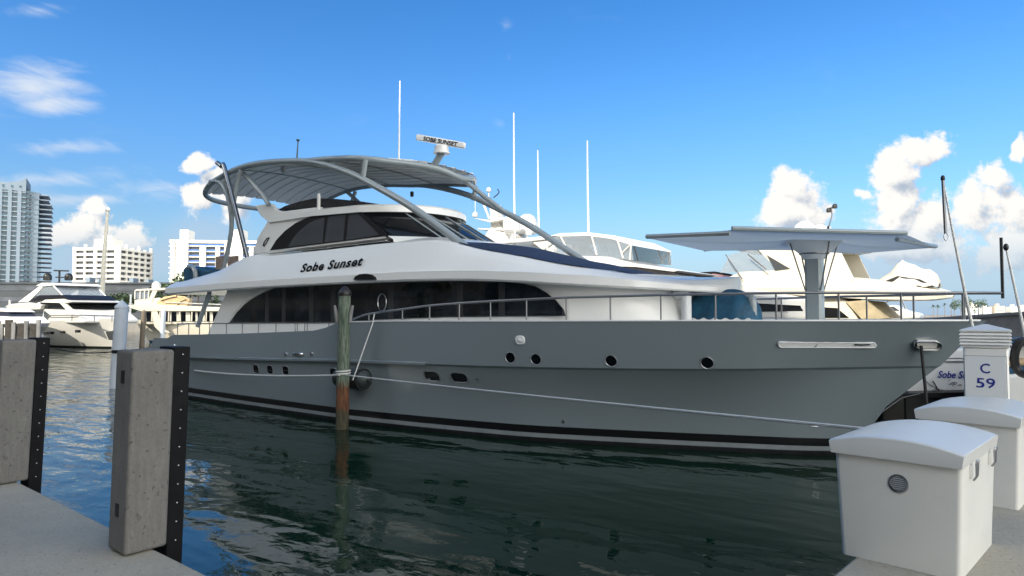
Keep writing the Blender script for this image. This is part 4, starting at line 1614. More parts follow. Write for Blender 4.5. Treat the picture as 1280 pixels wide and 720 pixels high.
slab('side_window', M['glass'], A, MAIN, [(900, 381), (925, 378), (1000, 382), (1004, 389), (900, 390)], B0 + .33, B0 + .36)
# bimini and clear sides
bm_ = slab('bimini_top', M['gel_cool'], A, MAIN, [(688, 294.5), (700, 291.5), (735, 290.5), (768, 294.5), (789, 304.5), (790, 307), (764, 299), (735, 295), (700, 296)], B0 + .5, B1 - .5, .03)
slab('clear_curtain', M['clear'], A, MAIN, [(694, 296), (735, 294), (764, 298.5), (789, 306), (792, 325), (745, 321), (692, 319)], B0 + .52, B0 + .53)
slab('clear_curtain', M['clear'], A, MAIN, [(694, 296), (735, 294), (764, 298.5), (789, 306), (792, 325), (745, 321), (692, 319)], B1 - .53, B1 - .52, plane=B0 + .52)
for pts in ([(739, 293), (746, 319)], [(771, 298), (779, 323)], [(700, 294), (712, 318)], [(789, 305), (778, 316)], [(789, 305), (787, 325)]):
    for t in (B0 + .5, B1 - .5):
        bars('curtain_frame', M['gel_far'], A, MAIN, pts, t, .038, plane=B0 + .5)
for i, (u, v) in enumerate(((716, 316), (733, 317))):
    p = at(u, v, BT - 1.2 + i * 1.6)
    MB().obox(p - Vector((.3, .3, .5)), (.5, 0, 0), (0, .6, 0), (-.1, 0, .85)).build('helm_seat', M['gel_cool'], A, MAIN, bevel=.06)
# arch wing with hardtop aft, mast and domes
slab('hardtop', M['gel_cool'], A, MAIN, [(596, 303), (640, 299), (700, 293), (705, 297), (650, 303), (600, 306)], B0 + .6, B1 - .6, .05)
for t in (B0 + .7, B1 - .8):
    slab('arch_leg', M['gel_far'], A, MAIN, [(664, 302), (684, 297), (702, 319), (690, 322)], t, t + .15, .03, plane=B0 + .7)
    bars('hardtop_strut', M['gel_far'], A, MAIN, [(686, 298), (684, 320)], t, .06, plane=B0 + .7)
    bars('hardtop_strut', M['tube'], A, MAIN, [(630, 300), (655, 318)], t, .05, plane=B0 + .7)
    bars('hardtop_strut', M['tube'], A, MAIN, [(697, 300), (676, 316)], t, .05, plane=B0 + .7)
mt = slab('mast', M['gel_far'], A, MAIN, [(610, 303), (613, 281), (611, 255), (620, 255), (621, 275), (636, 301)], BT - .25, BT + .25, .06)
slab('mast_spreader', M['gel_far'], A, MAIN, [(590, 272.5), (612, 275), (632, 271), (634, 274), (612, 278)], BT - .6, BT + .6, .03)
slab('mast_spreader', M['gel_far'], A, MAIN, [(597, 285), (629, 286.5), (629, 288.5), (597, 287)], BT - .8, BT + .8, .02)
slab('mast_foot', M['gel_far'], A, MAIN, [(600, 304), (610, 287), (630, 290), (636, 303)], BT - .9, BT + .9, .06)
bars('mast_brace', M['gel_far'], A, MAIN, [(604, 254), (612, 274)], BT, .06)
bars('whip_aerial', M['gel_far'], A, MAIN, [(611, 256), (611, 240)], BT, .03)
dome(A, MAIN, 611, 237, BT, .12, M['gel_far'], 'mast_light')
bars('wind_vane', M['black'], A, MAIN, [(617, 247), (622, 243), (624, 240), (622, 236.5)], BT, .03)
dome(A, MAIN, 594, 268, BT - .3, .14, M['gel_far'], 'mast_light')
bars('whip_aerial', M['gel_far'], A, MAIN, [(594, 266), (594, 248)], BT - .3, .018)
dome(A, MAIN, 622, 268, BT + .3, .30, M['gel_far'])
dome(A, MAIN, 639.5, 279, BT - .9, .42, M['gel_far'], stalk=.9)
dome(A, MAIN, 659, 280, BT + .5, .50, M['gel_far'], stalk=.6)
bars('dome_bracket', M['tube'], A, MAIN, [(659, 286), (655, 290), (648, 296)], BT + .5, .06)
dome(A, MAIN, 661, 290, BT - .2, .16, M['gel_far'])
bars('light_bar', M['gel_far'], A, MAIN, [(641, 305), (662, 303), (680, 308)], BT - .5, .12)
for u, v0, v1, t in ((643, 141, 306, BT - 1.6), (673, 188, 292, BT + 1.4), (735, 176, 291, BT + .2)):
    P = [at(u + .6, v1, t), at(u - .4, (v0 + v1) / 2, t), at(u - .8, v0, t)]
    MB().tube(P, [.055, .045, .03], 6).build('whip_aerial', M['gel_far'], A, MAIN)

# A: large cream-white yacht on the right, lit by the sun
A0, A1, AT_ = 13.6, 19.4, 16.5
A = thing('motor_yacht', 'large sunlit cream motor yacht on the right with raked arch and dark triangular window', 'motor yacht', MAIN.m @ Vector((18, AT_, 0)), MAIN.ang)
bw = at(1235, 392, AT_)
boat_hull(A, MAIN, 2, bw.x, AT_, 3.1, lambda k: 2.6 + .6 * k ** 2, [M['cream'], M['hull_black']])
slab('deck_house', M['cream'], A, MAIN, [(800, 402), (805, 372), (870, 364), (1030, 362), (1058, 376), (1075, 402)], A0 + .5, A1 - .5, .1, 30)
# long overhanging brow in a loft so that its nose is rounded
rows = []
top_t = smooth_tab([(p.x, p.z) for p in (at(u, v, A0 + 1.2) for u, v in ((850, 364), (900, 357), (950, 352), (1030, 347.5), (1070, 349), (1120, 355), (1170, 362.5), (1188, 367)))])
bot_t = smooth_tab([(p.x, p.z) for p in (at(u, v, A0 + .4) for u, v in ((850, 368), (950, 367), (1030, 371), (1100, 374), (1150, 374), (1188, 370)))])
sa, sb = top_t[0][0], top_t[-1][0]
for k in np.sin(np.linspace(0, math.pi / 2, 40)):
    s = sa + (sb - sa) * k
    hwid = 2.75 * max(0.01, 1 - max(0, (k - .45) / .55) ** 2.6) ** .6
    zt_, zb_ = interp(top_t, s), min(interp(bot_t, s), interp(top_t, s) - .02)
    rows.append([(s, AT_ - hwid, zb_), (s, AT_ - hwid - .05, zb_ + (zt_ - zb_) * .45), (s, AT_ - hwid * .86, zt_), (s, AT_ - hwid * .4, zt_ + .1), (s, AT_, zt_ + .12),
                 (s, AT_ + hwid * .4, zt_ + .1), (s, AT_ + hwid * .86, zt_), (s, AT_ + hwid + .05, zb_ + (zt_ - zb_) * .45), (s, AT_ + hwid, zb_)])
mb = MB().grid(rows, 0, True)
mb.f.append(tuple(range(9)))
mb.mi.append(0)
mb.build('brow', M['cream'], A, MAIN, smooth=40)
for t in (A0 + .6, A1 - .75):
    slab('raked_arch', M['cream'], A, MAIN, [(885, 358), (925, 340), (972, 338), (944, 309), (1046, 305), (1068, 350), (1030, 356)], t, t + .16, .03, plane=A0 + .6)
slab('arch_window', M['glass_g'], A, MAIN, [(958, 318.5), (988, 336), (969, 338.5)], A0 + .575, A0 + .59)
slab('side_screen', M['clear'], A, MAIN, [(900, 341), (912, 318), (944, 311), (972, 338)], A0 + .62, A0 + .63)
slab('hardtop', M['cream'], A, MAIN, [(905, 310), (940, 303), (1060, 300), (1068, 306), (1045, 310)], A0 + .5, A1 - .6, .08)
slab('venturi_screen', M['rose_clear'], A, MAIN, [(855, 351), (868, 344.5), (893, 341), (912, 344), (933, 351.5)], A0 + .9, A0 + .92)
bars('screen_frame', M['frame_blk'], A, MAIN, [(850, 350), (858, 342.5), (893, 340.5), (912, 343.5), (935, 352)], A0 + .9, .05)
bars('screen_frame', M['frame_blk'], A, MAIN, [(888.5, 341), (888.5, 350)], A0 + .88, .035)
slab('tan_coaming', M['brown'], A, MAIN, [(858, 350.5), (938, 352), (912, 357.5), (858, 357.5)], A0 + .86, A0 + 3)
bars('arch_stay', M['steel'], A, MAIN, [(907, 318), (928, 349)], A0 + .3, .03)
bars('arch_stay', M['steel'], A, MAIN, [(935, 318), (958, 337)], A0 + .3, .035)
slab('side_window', M['glass'], A, MAIN, [(1028, 384), (1046, 385), (1061, 397), (1028, 397)], A0 + .46, A0 + .49)
slab('front_cover', M['khaki'], A, MAIN, [(1057, 377), (1082, 375), (1106, 398), (1078, 400)], A0 + .4, A1 - .4)
slab('side_window', M['teal'], A, MAIN, [(963, 381), (997, 381), (999, 388), (964, 389)], A0 + .46, A0 + .49)
# rail and small fittings on the brow
bars('searchlight', M['gel_far'], A, MAIN, [(1044, 347), (1044, 339), (1048, 336)], AT_ - 1, .09)
bars('top_rail', M['steel'], A, MAIN, [(1030, 346), (1032, 340), (1056, 343), (1061, 349)], AT_ - 1.6, .03)
bars('horn', M['chrome'], A, MAIN, [(1050, 341), (1059, 344)], AT_ - .8, .08)
dome(A, MAIN, 1067, 361, A0 + .9, .06, M['black'], 'vent')
# masthead: two domes, anemometer
dome(A, MAIN, 1006, 289.5, AT_ - .8, .50, M['gel_far'])
dome(A, MAIN, 1025, 291.5, AT_ + .6, .42, M['gel_far'])
bars('whip_aerial', M['gel_far'], A, MAIN, [(1009, 282), (1009, 267)], AT_ - .8, .03)
bars('masthead', M['gel_far'], A, MAIN, [(1006, 305), (1006, 294)], AT_ - .8, .16)
bars('masthead', M['gel_far'], A, MAIN, [(1025, 305), (1025, 295)], AT_ + .6, .16)
bars('anemometer', M['chrome'], A, MAIN, [(1034, 303), (1036, 283)], AT_, .10)
bars('anemometer', M['rail_dark'], A, MAIN, [(1036, 283), (1040, 270), (1039.5, 260)], AT_, .03)
for u, v in ((1036, 262.5), (1043.5, 257.5)):
    dome(A, MAIN, u, v, AT_, .11, M['black'], 'anemometer_cup')
bars('anemometer', M['rail_dark'], A, MAIN, [(1036, 261), (1043, 257)], AT_, .025)
# boat under a white tarp on that brow
tp_top = [(1092, 351), (1100, 345), (1110, 338), (1120, 327), (1125, 324), (1136, 328), (1149, 334), (1158, 335), (1168, 341), (1172, 349), (1171, 353)]
P = [at(u, v, AT_ - 1.0) for u, v in tp_top]
A = thing('covered_tender', 'tender under a peaked white tarp on the foredeck of the cream yacht', 'tender', MAIN.m @ Vector((P[5].x, AT_, P[0].z)), MAIN.ang)
rows = []
base_z = P[-1].z - .15
rng = random.Random(5)
dense = spline(P, 4)
for j, p in enumerate(dense):
    k = j / (len(dense) - 1)
    hw_ = .25 + .95 * math.sin(math.pi * min(.9, .12 + k * .86)) ** .7
    row = []
    for th in np.linspace(-1, 1, 17):
        f = (1 - abs(th) ** 1.7)
        row.append((p.x + .03 * math.sin(9 * th + j), AT_ - .2 + th * hw_, base_z + (p.z - base_z) * f + .03 * math.sin(7 * th + j * .9)))
    rows.append(row)
MB().grid(rows).build('tarp', M['tarp_w'], A, MAIN, smooth=60)
slab('boat_hull', M['tarp_blk'], A, MAIN, [(1104, 352), (1122, 345), (1150, 349), (1160, 354)], AT_ - 1.15, AT_ - .2)

# small white cabin boat seen under the brow, farther off
A = thing('cabin_boat', 'small white cabin boat far off, seen between the rail posts below the cream brow', 'boat', MAIN.m @ Vector((24, 27, 0)), MAIN.ang)
p0, p1 = at(1098, 398, 27), at(1166, 397, 27)
boat_hull(A, MAIN, p0.x - 5, p1.x, 28, 1.6, lambda k: 1.9 + 1.0 * k ** 1.5, [M['gel_far'], M['hull_black']])
slab('cabin', M['gel_far'], A, MAIN, [(1096, 396), (1100, 383), (1118, 381), (1132, 388), (1150, 392), (1150, 398), (1096, 400)], 27, 29, .1)
slab('windscreen', M['glass_g'], A, MAIN, [(1103, 388), (1105, 384), (1117, 383), (1124, 388)], 26.95, 27)
bars('rail', M['steel'], A, MAIN, [(1104, 380), (1112, 376), (1128, 376), (1132, 386)], 27.5, .05)

# dark grey hull to the right of the bow
G0 = 4.7
A = thing('grey_boat', 'dark grey boat hull beyond the bow tip, its edge rising to the right', 'boat', MAIN.m @ Vector((32, 7, 0)), MAIN.ang)
g0, g1 = at(1146, 400.5, G0), at(1282, 391, G0)
sl_ = (g1.z - g0.z) / (g1.x - g0.x)
boat_hull(A, MAIN, g0.x - 1.2, g0.x + 17, G0 + 2.6, 2.6, lambda k: g0.z + sl_ * (k * 18.2 - 1.2) * .96, [M['grey_boat'], M['hull_black']], tumble=.85)
MB().tube([(g0.x - 1, G0 - .03, g0.z - sl_), (g0.x + 7, G0 - .03, g0.z + sl_ * 7 * .96)], .05, 6).build('rub_rail', M['rail_dark'], A, MAIN)

# white tender under the bow with lettering on its transom
tf = Frame((10.55, 16.9), Vector((.95, -.31, 0)))
A = thing('white_tender', 'white tender under the overhanging bow, name lettered in an oval on its flat stern', 'tender', (10.55, 16.9, 0), tf.ang)
poly = [(1128, 497), (1140, 472), (1160, 447), (1180, 436), (1262, 434), (1276, 445), (1280, 497)]
P = [tf.up(u, v, 0) for u, v in poly]
mb = MB().prism(P, (0, 4.2, 0))
hu = mb.build('hull', M['gel_cool'], A, tf, smooth=0, bevel=.05)
zb_ = P[0].z
MB().obox((P[0].x + .05, .06, -.3), (P[-1].x - P[0].x - .1, 0, 0), (0, 4.1, 0), (0, 0, zb_ + .33)).build('lower_hull', M['hull_black'], A, tf, bevel=.04)
c = tf.up(1199, 469, 0)
MB().tube([c + Vector((.78 * math.cos(a), -.012, .42 * math.sin(a))) for a in np.linspace(0, 2 * math.pi, 48, endpoint=False)], .009, 5, True).build('oval_outline', M['rail_dark'], hu, tf)
a_, b_ = tf.up(1172, 472, 0), tf.up(1229, 472, 0)
text_mb('Sobe Sunset', a_ + Vector((0, -.012, 0)), Vector((1, 0, 0)), Vector((0, 0, 1)), .24, shear=.28, bold=.025, depth=.004, length=b_.x - a_.x).build('name_lettering', M['blue'], hu, tf, smooth=0)
mb = MB()
for pts in ([(1187, 481), (1190, 478), (1193, 478)], [(1191, 483), (1193, 477.5), (1196, 478), (1195, 480), (1192, 480.5)], [(1197, 482), (1200, 480.5), (1202, 481), (1200, 482.5)], [(1185, 475.5), (1188, 474.5)]):
    mb.tube([tf.up(u, v, 0) + Vector((0, -.012, 0)) for u, v in pts], .008, 5)
mb.build('small_script', M['rail_dark'], hu, tf)
bars('handrail', M['rail_dark'], A, tf, [(1160, 452), (1200, 452), (1240, 451)], -.03, .015)
bars('mooring_eye', M['black'], A, tf, [(1166, 476), (1176, 492)], -.03, .012)
slab('bathing_step', M['frame_blk'], A, tf, [(1128, 492), (1215, 490), (1215, 496), (1128, 498)], -.55, -.02)
# small boat with blue canvas, just right of the pedestal
wf = Frame((11.2, 13.6), Vector((.9, -.43, 0)))
A = thing('open_boat', 'small white open boat with blue canvas and tan cushion behind the pedestal', 'boat', (11.2, 13.6, 0), wf.ang)
slab('hull', M['gel'], A, wf, [(1254, 468), (1340, 462), (1340, 618), (1270, 618)], 0, 1.9, .08)
slab('canvas', M['teal'], A, wf, [(1256, 463), (1340, 456), (1340, 462.5), (1256, 469)], .05, 1.4, .03)
slab('cushion', M['tan'], A, wf, [(1258, 450), (1340, 444), (1340, 454), (1258, 459)], .7, 1.7, .05)
slab('canvas_top', M['teal'], A, wf, [(1267, 429), (1282, 424), (1340, 422), (1340, 428), (1267, 433)], .6, 1.9, .03)
slab('windscreen', M['gel'], A, wf, [(1264, 433), (1340, 428), (1340, 446), (1262, 450)], .9, .96, .02)

# C: sleek white yacht at the left, bow towards the viewer
CT = 12.15
bt = at(155, 397.5, CT)
wl = at(148, 436, CT)
A = thing('motor_yacht', 'sleek white motor yacht, bow on, with two black domes on its roof', 'motor yacht', MAIN.m @ Vector((bt.x - 8, CT, 0)), MAIN.ang)
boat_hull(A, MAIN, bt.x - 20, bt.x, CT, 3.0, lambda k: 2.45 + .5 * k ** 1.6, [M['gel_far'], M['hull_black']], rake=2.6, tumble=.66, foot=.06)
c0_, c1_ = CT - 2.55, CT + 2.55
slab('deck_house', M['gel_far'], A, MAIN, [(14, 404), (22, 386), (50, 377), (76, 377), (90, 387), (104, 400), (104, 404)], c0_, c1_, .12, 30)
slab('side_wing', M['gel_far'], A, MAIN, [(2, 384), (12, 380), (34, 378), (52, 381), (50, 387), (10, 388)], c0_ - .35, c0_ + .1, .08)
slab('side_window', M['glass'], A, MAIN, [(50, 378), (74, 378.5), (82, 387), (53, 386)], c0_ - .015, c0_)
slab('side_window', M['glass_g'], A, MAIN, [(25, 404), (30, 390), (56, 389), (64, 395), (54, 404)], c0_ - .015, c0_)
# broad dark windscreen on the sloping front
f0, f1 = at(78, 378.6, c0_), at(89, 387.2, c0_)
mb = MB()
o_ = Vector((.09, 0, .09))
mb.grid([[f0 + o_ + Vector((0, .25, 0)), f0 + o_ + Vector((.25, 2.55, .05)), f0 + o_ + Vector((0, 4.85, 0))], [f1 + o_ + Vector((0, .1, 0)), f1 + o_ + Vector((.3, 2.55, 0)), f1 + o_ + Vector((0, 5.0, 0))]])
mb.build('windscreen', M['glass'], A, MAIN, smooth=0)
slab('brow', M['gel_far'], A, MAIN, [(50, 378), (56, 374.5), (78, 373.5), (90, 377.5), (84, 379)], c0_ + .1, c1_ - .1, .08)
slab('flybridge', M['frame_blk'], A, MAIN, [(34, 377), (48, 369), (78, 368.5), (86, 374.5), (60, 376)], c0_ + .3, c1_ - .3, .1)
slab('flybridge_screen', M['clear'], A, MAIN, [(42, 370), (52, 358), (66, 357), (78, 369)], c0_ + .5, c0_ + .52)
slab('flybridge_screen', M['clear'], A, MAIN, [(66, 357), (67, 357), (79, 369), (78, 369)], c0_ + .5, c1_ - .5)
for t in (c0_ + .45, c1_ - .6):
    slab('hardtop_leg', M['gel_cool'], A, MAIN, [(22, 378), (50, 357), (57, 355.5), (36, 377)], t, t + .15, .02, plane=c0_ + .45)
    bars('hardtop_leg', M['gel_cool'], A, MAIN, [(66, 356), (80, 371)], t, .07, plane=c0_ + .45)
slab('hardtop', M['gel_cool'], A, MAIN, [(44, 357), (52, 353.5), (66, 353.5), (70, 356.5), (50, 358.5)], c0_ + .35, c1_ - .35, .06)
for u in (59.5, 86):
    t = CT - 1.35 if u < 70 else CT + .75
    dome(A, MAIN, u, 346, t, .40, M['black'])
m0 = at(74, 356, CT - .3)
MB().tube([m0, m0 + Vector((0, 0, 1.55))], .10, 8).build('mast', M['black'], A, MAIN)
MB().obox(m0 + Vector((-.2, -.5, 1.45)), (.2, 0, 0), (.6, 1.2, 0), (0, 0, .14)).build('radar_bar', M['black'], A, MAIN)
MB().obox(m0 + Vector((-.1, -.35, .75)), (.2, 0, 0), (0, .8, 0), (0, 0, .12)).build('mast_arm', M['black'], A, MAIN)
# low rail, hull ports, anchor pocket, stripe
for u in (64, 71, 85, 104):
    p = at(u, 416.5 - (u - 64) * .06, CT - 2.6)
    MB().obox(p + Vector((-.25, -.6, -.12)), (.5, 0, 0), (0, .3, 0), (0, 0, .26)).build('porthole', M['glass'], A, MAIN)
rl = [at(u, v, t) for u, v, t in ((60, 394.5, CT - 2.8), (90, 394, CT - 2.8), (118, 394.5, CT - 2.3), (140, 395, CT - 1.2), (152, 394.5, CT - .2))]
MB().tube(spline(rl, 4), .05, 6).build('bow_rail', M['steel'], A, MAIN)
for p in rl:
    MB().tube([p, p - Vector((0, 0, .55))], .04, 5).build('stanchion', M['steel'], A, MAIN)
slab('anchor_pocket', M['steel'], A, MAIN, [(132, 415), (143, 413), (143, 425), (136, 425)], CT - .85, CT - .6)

# D: cream trawler yacht behind, side on
df = Frame(PZ(214, 427.5, 0).to_2d(), Vector((-.97, -.24, 0)))
A = thing('trawler_yacht', 'cream trawler yacht in the sun, with a tan-wrapped dinghy on its top deck', 'motor yacht', (df.o.x, df.o.y, 0), df.ang)
l0 = df.up(162, 398, 2.2)
boat_hull(A, df, l0.x - 17, l0.x, 0, 2.3, lambda k: 2.1 + .6 * k ** 2.5, [M['cream'], M['teal']], tumble=.8, foot=.08)
slab('deck_house', M['cream'], A, df, [(176, 405), (178, 386), (288, 388), (288, 405)], 1.9, -1.9)
for u0 in (183, 192.5, 206, 214.5, 226, 238, 247, 256, 266, 276):
    slab('window', M['glass'], A, df, [(u0, 402), (u0, 390), (u0 + 6, 390), (u0 + 6, 402)], 1.93, 1.9)
slab('boat_deck', M['cream'], A, df, [(159, 384), (160, 381.5), (180, 380), (292, 385), (292, 389), (176, 389)], 2.3, -2.3, .05)
slab('flybridge', M['cream'], A, df, [(168, 384), (168, 375), (200, 372), (206, 384)], 1.9, -1.9, .05)
slab('hardtop', M['cream'], A, df, [(168, 364), (170, 361.5), (222, 359), (222, 362)], 2.0, -2.0, .05)
for u in (169, 175.5, 181, 186):
    bars('enclosure_frame', M['gel_far'], A, df, [(u, 363), (u - .5, 374)], 1.9, .08)
slab('enclosure', M['clear'], A, df, [(169, 363), (186, 363), (186, 374), (168, 374)], 1.86, 1.84)
slab('raked_leg', M['cream'], A, df, [(186, 374), (180, 384), (187, 384), (197, 362), (191, 362)], 1.95, 1.7)
dome(A, df, 195.5, 357, .5, .50, M['gel_far'])
slab('boat_davit', M['gel_far'], A, df, [(190, 384), (196, 373), (206, 384)], .5, .3)
bars('rail', M['gel_far'], A, df, [(206, 385), (206, 378), (286, 381)], 2.1, .05)
for u in (178, 190, 200, 211, 224.5, 240, 258, 275):
    bars('deck_post', M['cream'], A, df, [(u, 389), (u - .5, 403)], 2.15, .07)
bars('side_rail', M['steel'], A, df, [(180, 402), (290, 402)], 2.2, .04)
slab('side_curtain', M['cream'], A, df, [(189, 388), (196, 388), (205, 411), (213, 416), (200, 415), (193, 408)], 2.25, 2.2)
bars('bow_roller', M['cream'], A, df, [(159, 383), (172, 382)], 1.9, .14)
pa = df.up(216, 378, 1.2)
A2 = thing('dinghy', 'dinghy wrapped in tan canvas on the top deck of the cream trawler', 'dinghy', df.m @ pa, df.ang)
dpoly = [(196, 383), (196, 376.5), (205, 371), (218, 369), (231, 370.5), (234, 373), (238, 374), (233, 384)]
slab('canvas', M['tan'], A2, df, dpoly, 2.0, .4, .12, 30)
bars('seam', M['frame_blk'], A2, df, [(201, 376), (214, 372), (220, 371), (221, 369.5)], 2.06, .04)
bars('seam', M['frame_blk'], A2, df, [(221, 383), (226, 377), (233, 374)], 2.06, .035)

# ------------------------------------------------------------------ piles, masts and pier in the left background
wp = PZ(146, 485, 0)
A = thing('mooring_pile', 'tall pale sleeved pile with pointed cap standing in open water left of the stern', 'pile', (wp.x, wp.y, 0))
zt = PD(152, 384, wp.y).z
tpx = PD(152.3, 384, wp.y).x
MB().tube([(wp.x - .06, wp.y, -.8), (tpx, wp.y, zt)], .28, 20).build('sleeve', M['pvc'], A)
MB().lathe((tpx, wp.y, zt - .01), [(.29, -.06), (.31, 0), (.29, .05), (.02, .33)], 20).build('cap', M['pvc'], A)
q = PD(150, 441, wp.y)
MB().tube([q + Vector((math.cos(a) * .31, math.sin(a) * .31, .006 * a)) for a in np.linspace(0, 6 * math.pi, 60)], .035, 6).build('rope_turns', M['frame_blk'], A)
rope('mooring_line', 'dark mooring line from the pale sleeved pile to the stern of the grey yacht', [q + Vector((.3, -.1, 0)), MAIN.m @ Vector((.4, -3.4, 1.7))], .03, M['rope_b'], .5)
rope('mooring_line', 'dark mooring line stretching left from the pale sleeved pile', [q + Vector((-.3, -.1, 0.05)), PD(70, 436, 36)], .03, M['rope_b'], .3)

for (ub, vb, ut, vt, r_, m_, lab) in ((53.5, 433, 58.5, 389, .30, 'pvc', 'slim pale pile in front of the sleek white yacht at the left'),
                                      (202, 430, 204.5, 389, .26, 'pvc', 'slim pale pile in front of the cream trawler, close to the grey stern'),
                                      (177, 433, 180, 390, .24, 'bark', 'dark wooden pile in front of the bow of the cream trawler')):
    p = PZ(ub, vb, 0)
    a = PD(ut, vt, p.y)
    A = thing('mooring_pile', lab, 'pile', p)
    MB().tube([p - Vector((0, 0, .5)), a], r_, 12).build('shaft', M[m_], A)
    MB().lathe(a, [(r_, 0), (r_ * .9, .08), (.02, r_)], 12).build('cap', M[m_], A)
A = thing('flag_mast', 'tall slender white mast rising between the sleek yacht and the white apartment block', 'mast', PD(127, 392, 95))
P = [PD(126.5, 395, 95), PD(129.5, 330, 95), PD(134.5, 264, 95)]
MB().tube(P, [.36, .3, .19], 8).build('pole', M['cream'], A)
MB().ball(PD(134.8, 262, 95), .35, 10).build('masthead', M['gel'], A)
for u, v0, lab in ((12.5, 375, 'short white mast at the far left below the glass tower'), (163.5, 368, 'short white mast above the bow of the cream trawler')):
    A = thing('sail_mast', lab, 'mast', PD(u, 395, 110))
    MB().tube([PD(u - 1, 397, 110), PD(u, v0, 110)], .16, 6).build('pole', M['gel'], A)
    MB().tube([PD(u - 2.5, v0 + 12, 110), PD(u + 2.5, v0 + 12, 110)], .06, 5).build('spreader', M['gel'], A)

# wooden finger pier at the far left
A = thing('finger_pier', 'weathered wooden finger pier with a row of square posts at the far left', 'pier', PD(40, 402, 60))
P0, P1 = PD(-60, 406, 58), PD(50, 405.5, 60)
ax = (P1 - P0).normalized()
sd_ = Vector((-ax.y, ax.x, 0))
zz = P0.z
MB().obox(P0 + Vector((0, 0, -.25)), (P1 - P0), sd_ * 2.2, (0, 0, .30)).build('pier_deck', M['dock_wood'], A)
n = 14
for k in range(n):
    p = P0.lerp(P1, (k + .5) / n)
    h_ = (.12, .3, .05, .40, .2)[k % 5]
    MB().obox(p - sd_ * .25 + Vector((0, 0, -zz - .5)), ax * (.30 if k % 2 else .5), sd_ * .3, (0, 0, zz + .5 + h_)).build('pier_post', M['dock_wood'] if k % 2 else M['pier_dark'], A)
MB().obox(P0 + sd_ * .1 + Vector((0, 0, -1.5)), (P1 - P0), sd_ * .1, (0, 0, .22)).build('waler', M['bark'], A)
A = thing('cabin_boat', 'white boat with navy windows cut by the left edge behind the wooden pier', 'boat', PD(-5, 395, 64))
cf = Frame(PD(-5, 395, 64).to_2d(), Vector((.8, -.6, 0)))
slab('hull', M['gel'], A, cf, [(-60, 404), (-60, 392), (16, 396), (24, 404), (12, 420), (-60, 420)], 0, 2.5, .1)
slab('cabin', M['navy'], A, cf, [(-60, 396), (-40, 386), (6, 389), (15, 396.5)], .2, 2.3, .1)
slab('cabin_roof', M['gel'], A, cf, [(-60, 389), (-40, 384), (2, 386), (9, 390)], .1, 2.4, .06)

# ------------------------------------------------------------------ buildings
M['bld_white'] = mat('white_render', (0.74, 0.72, 0.66), 0.8, var=.05, vscale=.05)
M['bld_grey'] = mat('pale_grey_render', (0.19, 0.245, 0.30), 0.7, var=.05, vscale=.05)
M['bld_pale'] = mat('pale_blue_render', (0.36, 0.42, 0.48), 0.7)
M['bld_glass'] = mat('curtain_glass', (0.035, 0.085, 0.12), 0.15, var=.35, vscale=.12)
M['bld_dark'] = mat('window_recess', (0.05, 0.06, 0.075), 0.4, var=.4, vscale=.15)
M['bld_blue'] = mat('blue_balcony', (0.06, 0.15, 0.46), 0.6, var=.2, vscale=.1)
M['bld_slate'] = mat('slate_facade', (0.028, 0.036, 0.044), 0.6, var=.25, vscale=.1)
M['bld_brown'] = mat('brown_render', (0.16, 0.14, 0.12), 0.8, var=.1, vscale=.05)
M['bld_beige'] = mat('beige_render', (0.50, 0.42, 0.32), 0.8, var=.06, vscale=.05)


def frame_face(u, d, head):
    p = PD(u, 393, d)
    return Frame((p.x, p.y), head)


# glass tower at the left edge
D = 400
fr = frame_face(60, D, Vector((.86, .51, 0)))
A = thing('glass_tower', 'tall blue-grey glass apartment tower with stacked balconies at the left edge', 'tower', (fr.o.x, fr.o.y, 0), fr.ang)
zt = PD(30, 234, D).z
px = D / F
xr = -13 * px
MB().box(-75 * px, xr - 6, 0, 26, 0, zt).build('tower_body', M['bld_glass'], A, fr, smooth=0)
MB().box(xr - 6.2, xr + .3, 2.5, 24, 0, zt - 4.2).build('tower_wing', M['bld_glass'], A, fr, smooth=0)
nf = 25
fh = (zt - 8) / nf
for k in range(nf):
    z = 6 + k * fh
    MB().box(-75 * px, xr - 6, -.9, 0.2, z, z + .42).box(xr - 6, xr + .4, 1.6, 2.6, z, z + .42).box(xr + .1, 0 - (1.5 if k > nf - 3 else 0), 4, 22, z, z + .5).build('balcony_slab', M['bld_pale'], A, fr, smooth=0)
    for x0 in (-50, -36, -27):
        MB().box(x0 * px, (x0 + 9) * px, -1.0, -.9, z + .42, z + 1.25).build('balustrade', M['bld_glass'], A, fr, smooth=0)
for x in (-60, -51, -41.5, -32, -24.5, -18.5, -14.6):
    x = x * px
    MB().box(x - .9, x + .9, -1.3 if x < xr - 6 else 1.2, .3 if x < xr - 6 else 2.6, 0, zt - (2 if x < xr - 6 else 5)).build('wall_pier', M['bld_grey'], A, fr, smooth=0)
rw = [(-75 * px, zt - 3), (-75 * px, zt + 1), (-45 * px, zt + .6), (-30 * px, zt + 2.2), (xr - 6, zt + 4.2), (xr - 6, zt - 4)]
MB().prism([(x, -1.2, z) for x, z in rw], (0, 27, 0)).build('roof_crown', M['bld_grey'], A, fr, smooth=0)
MB().box(xr - 6.2, xr + .5, 1.5, 24.5, zt - 5.5, zt - 3.6).build('wing_parapet', M['bld_grey'], A, fr, smooth=0)
mb = MB()
for k in range(6):
    x = xr - 8 - k * 4.0
    mb.box(x - 1.2, x, -1.26, -1.18, zt - 2.4, zt - .6)
mb.build('top_windows', M['bld_glass'], A, fr, smooth=0)

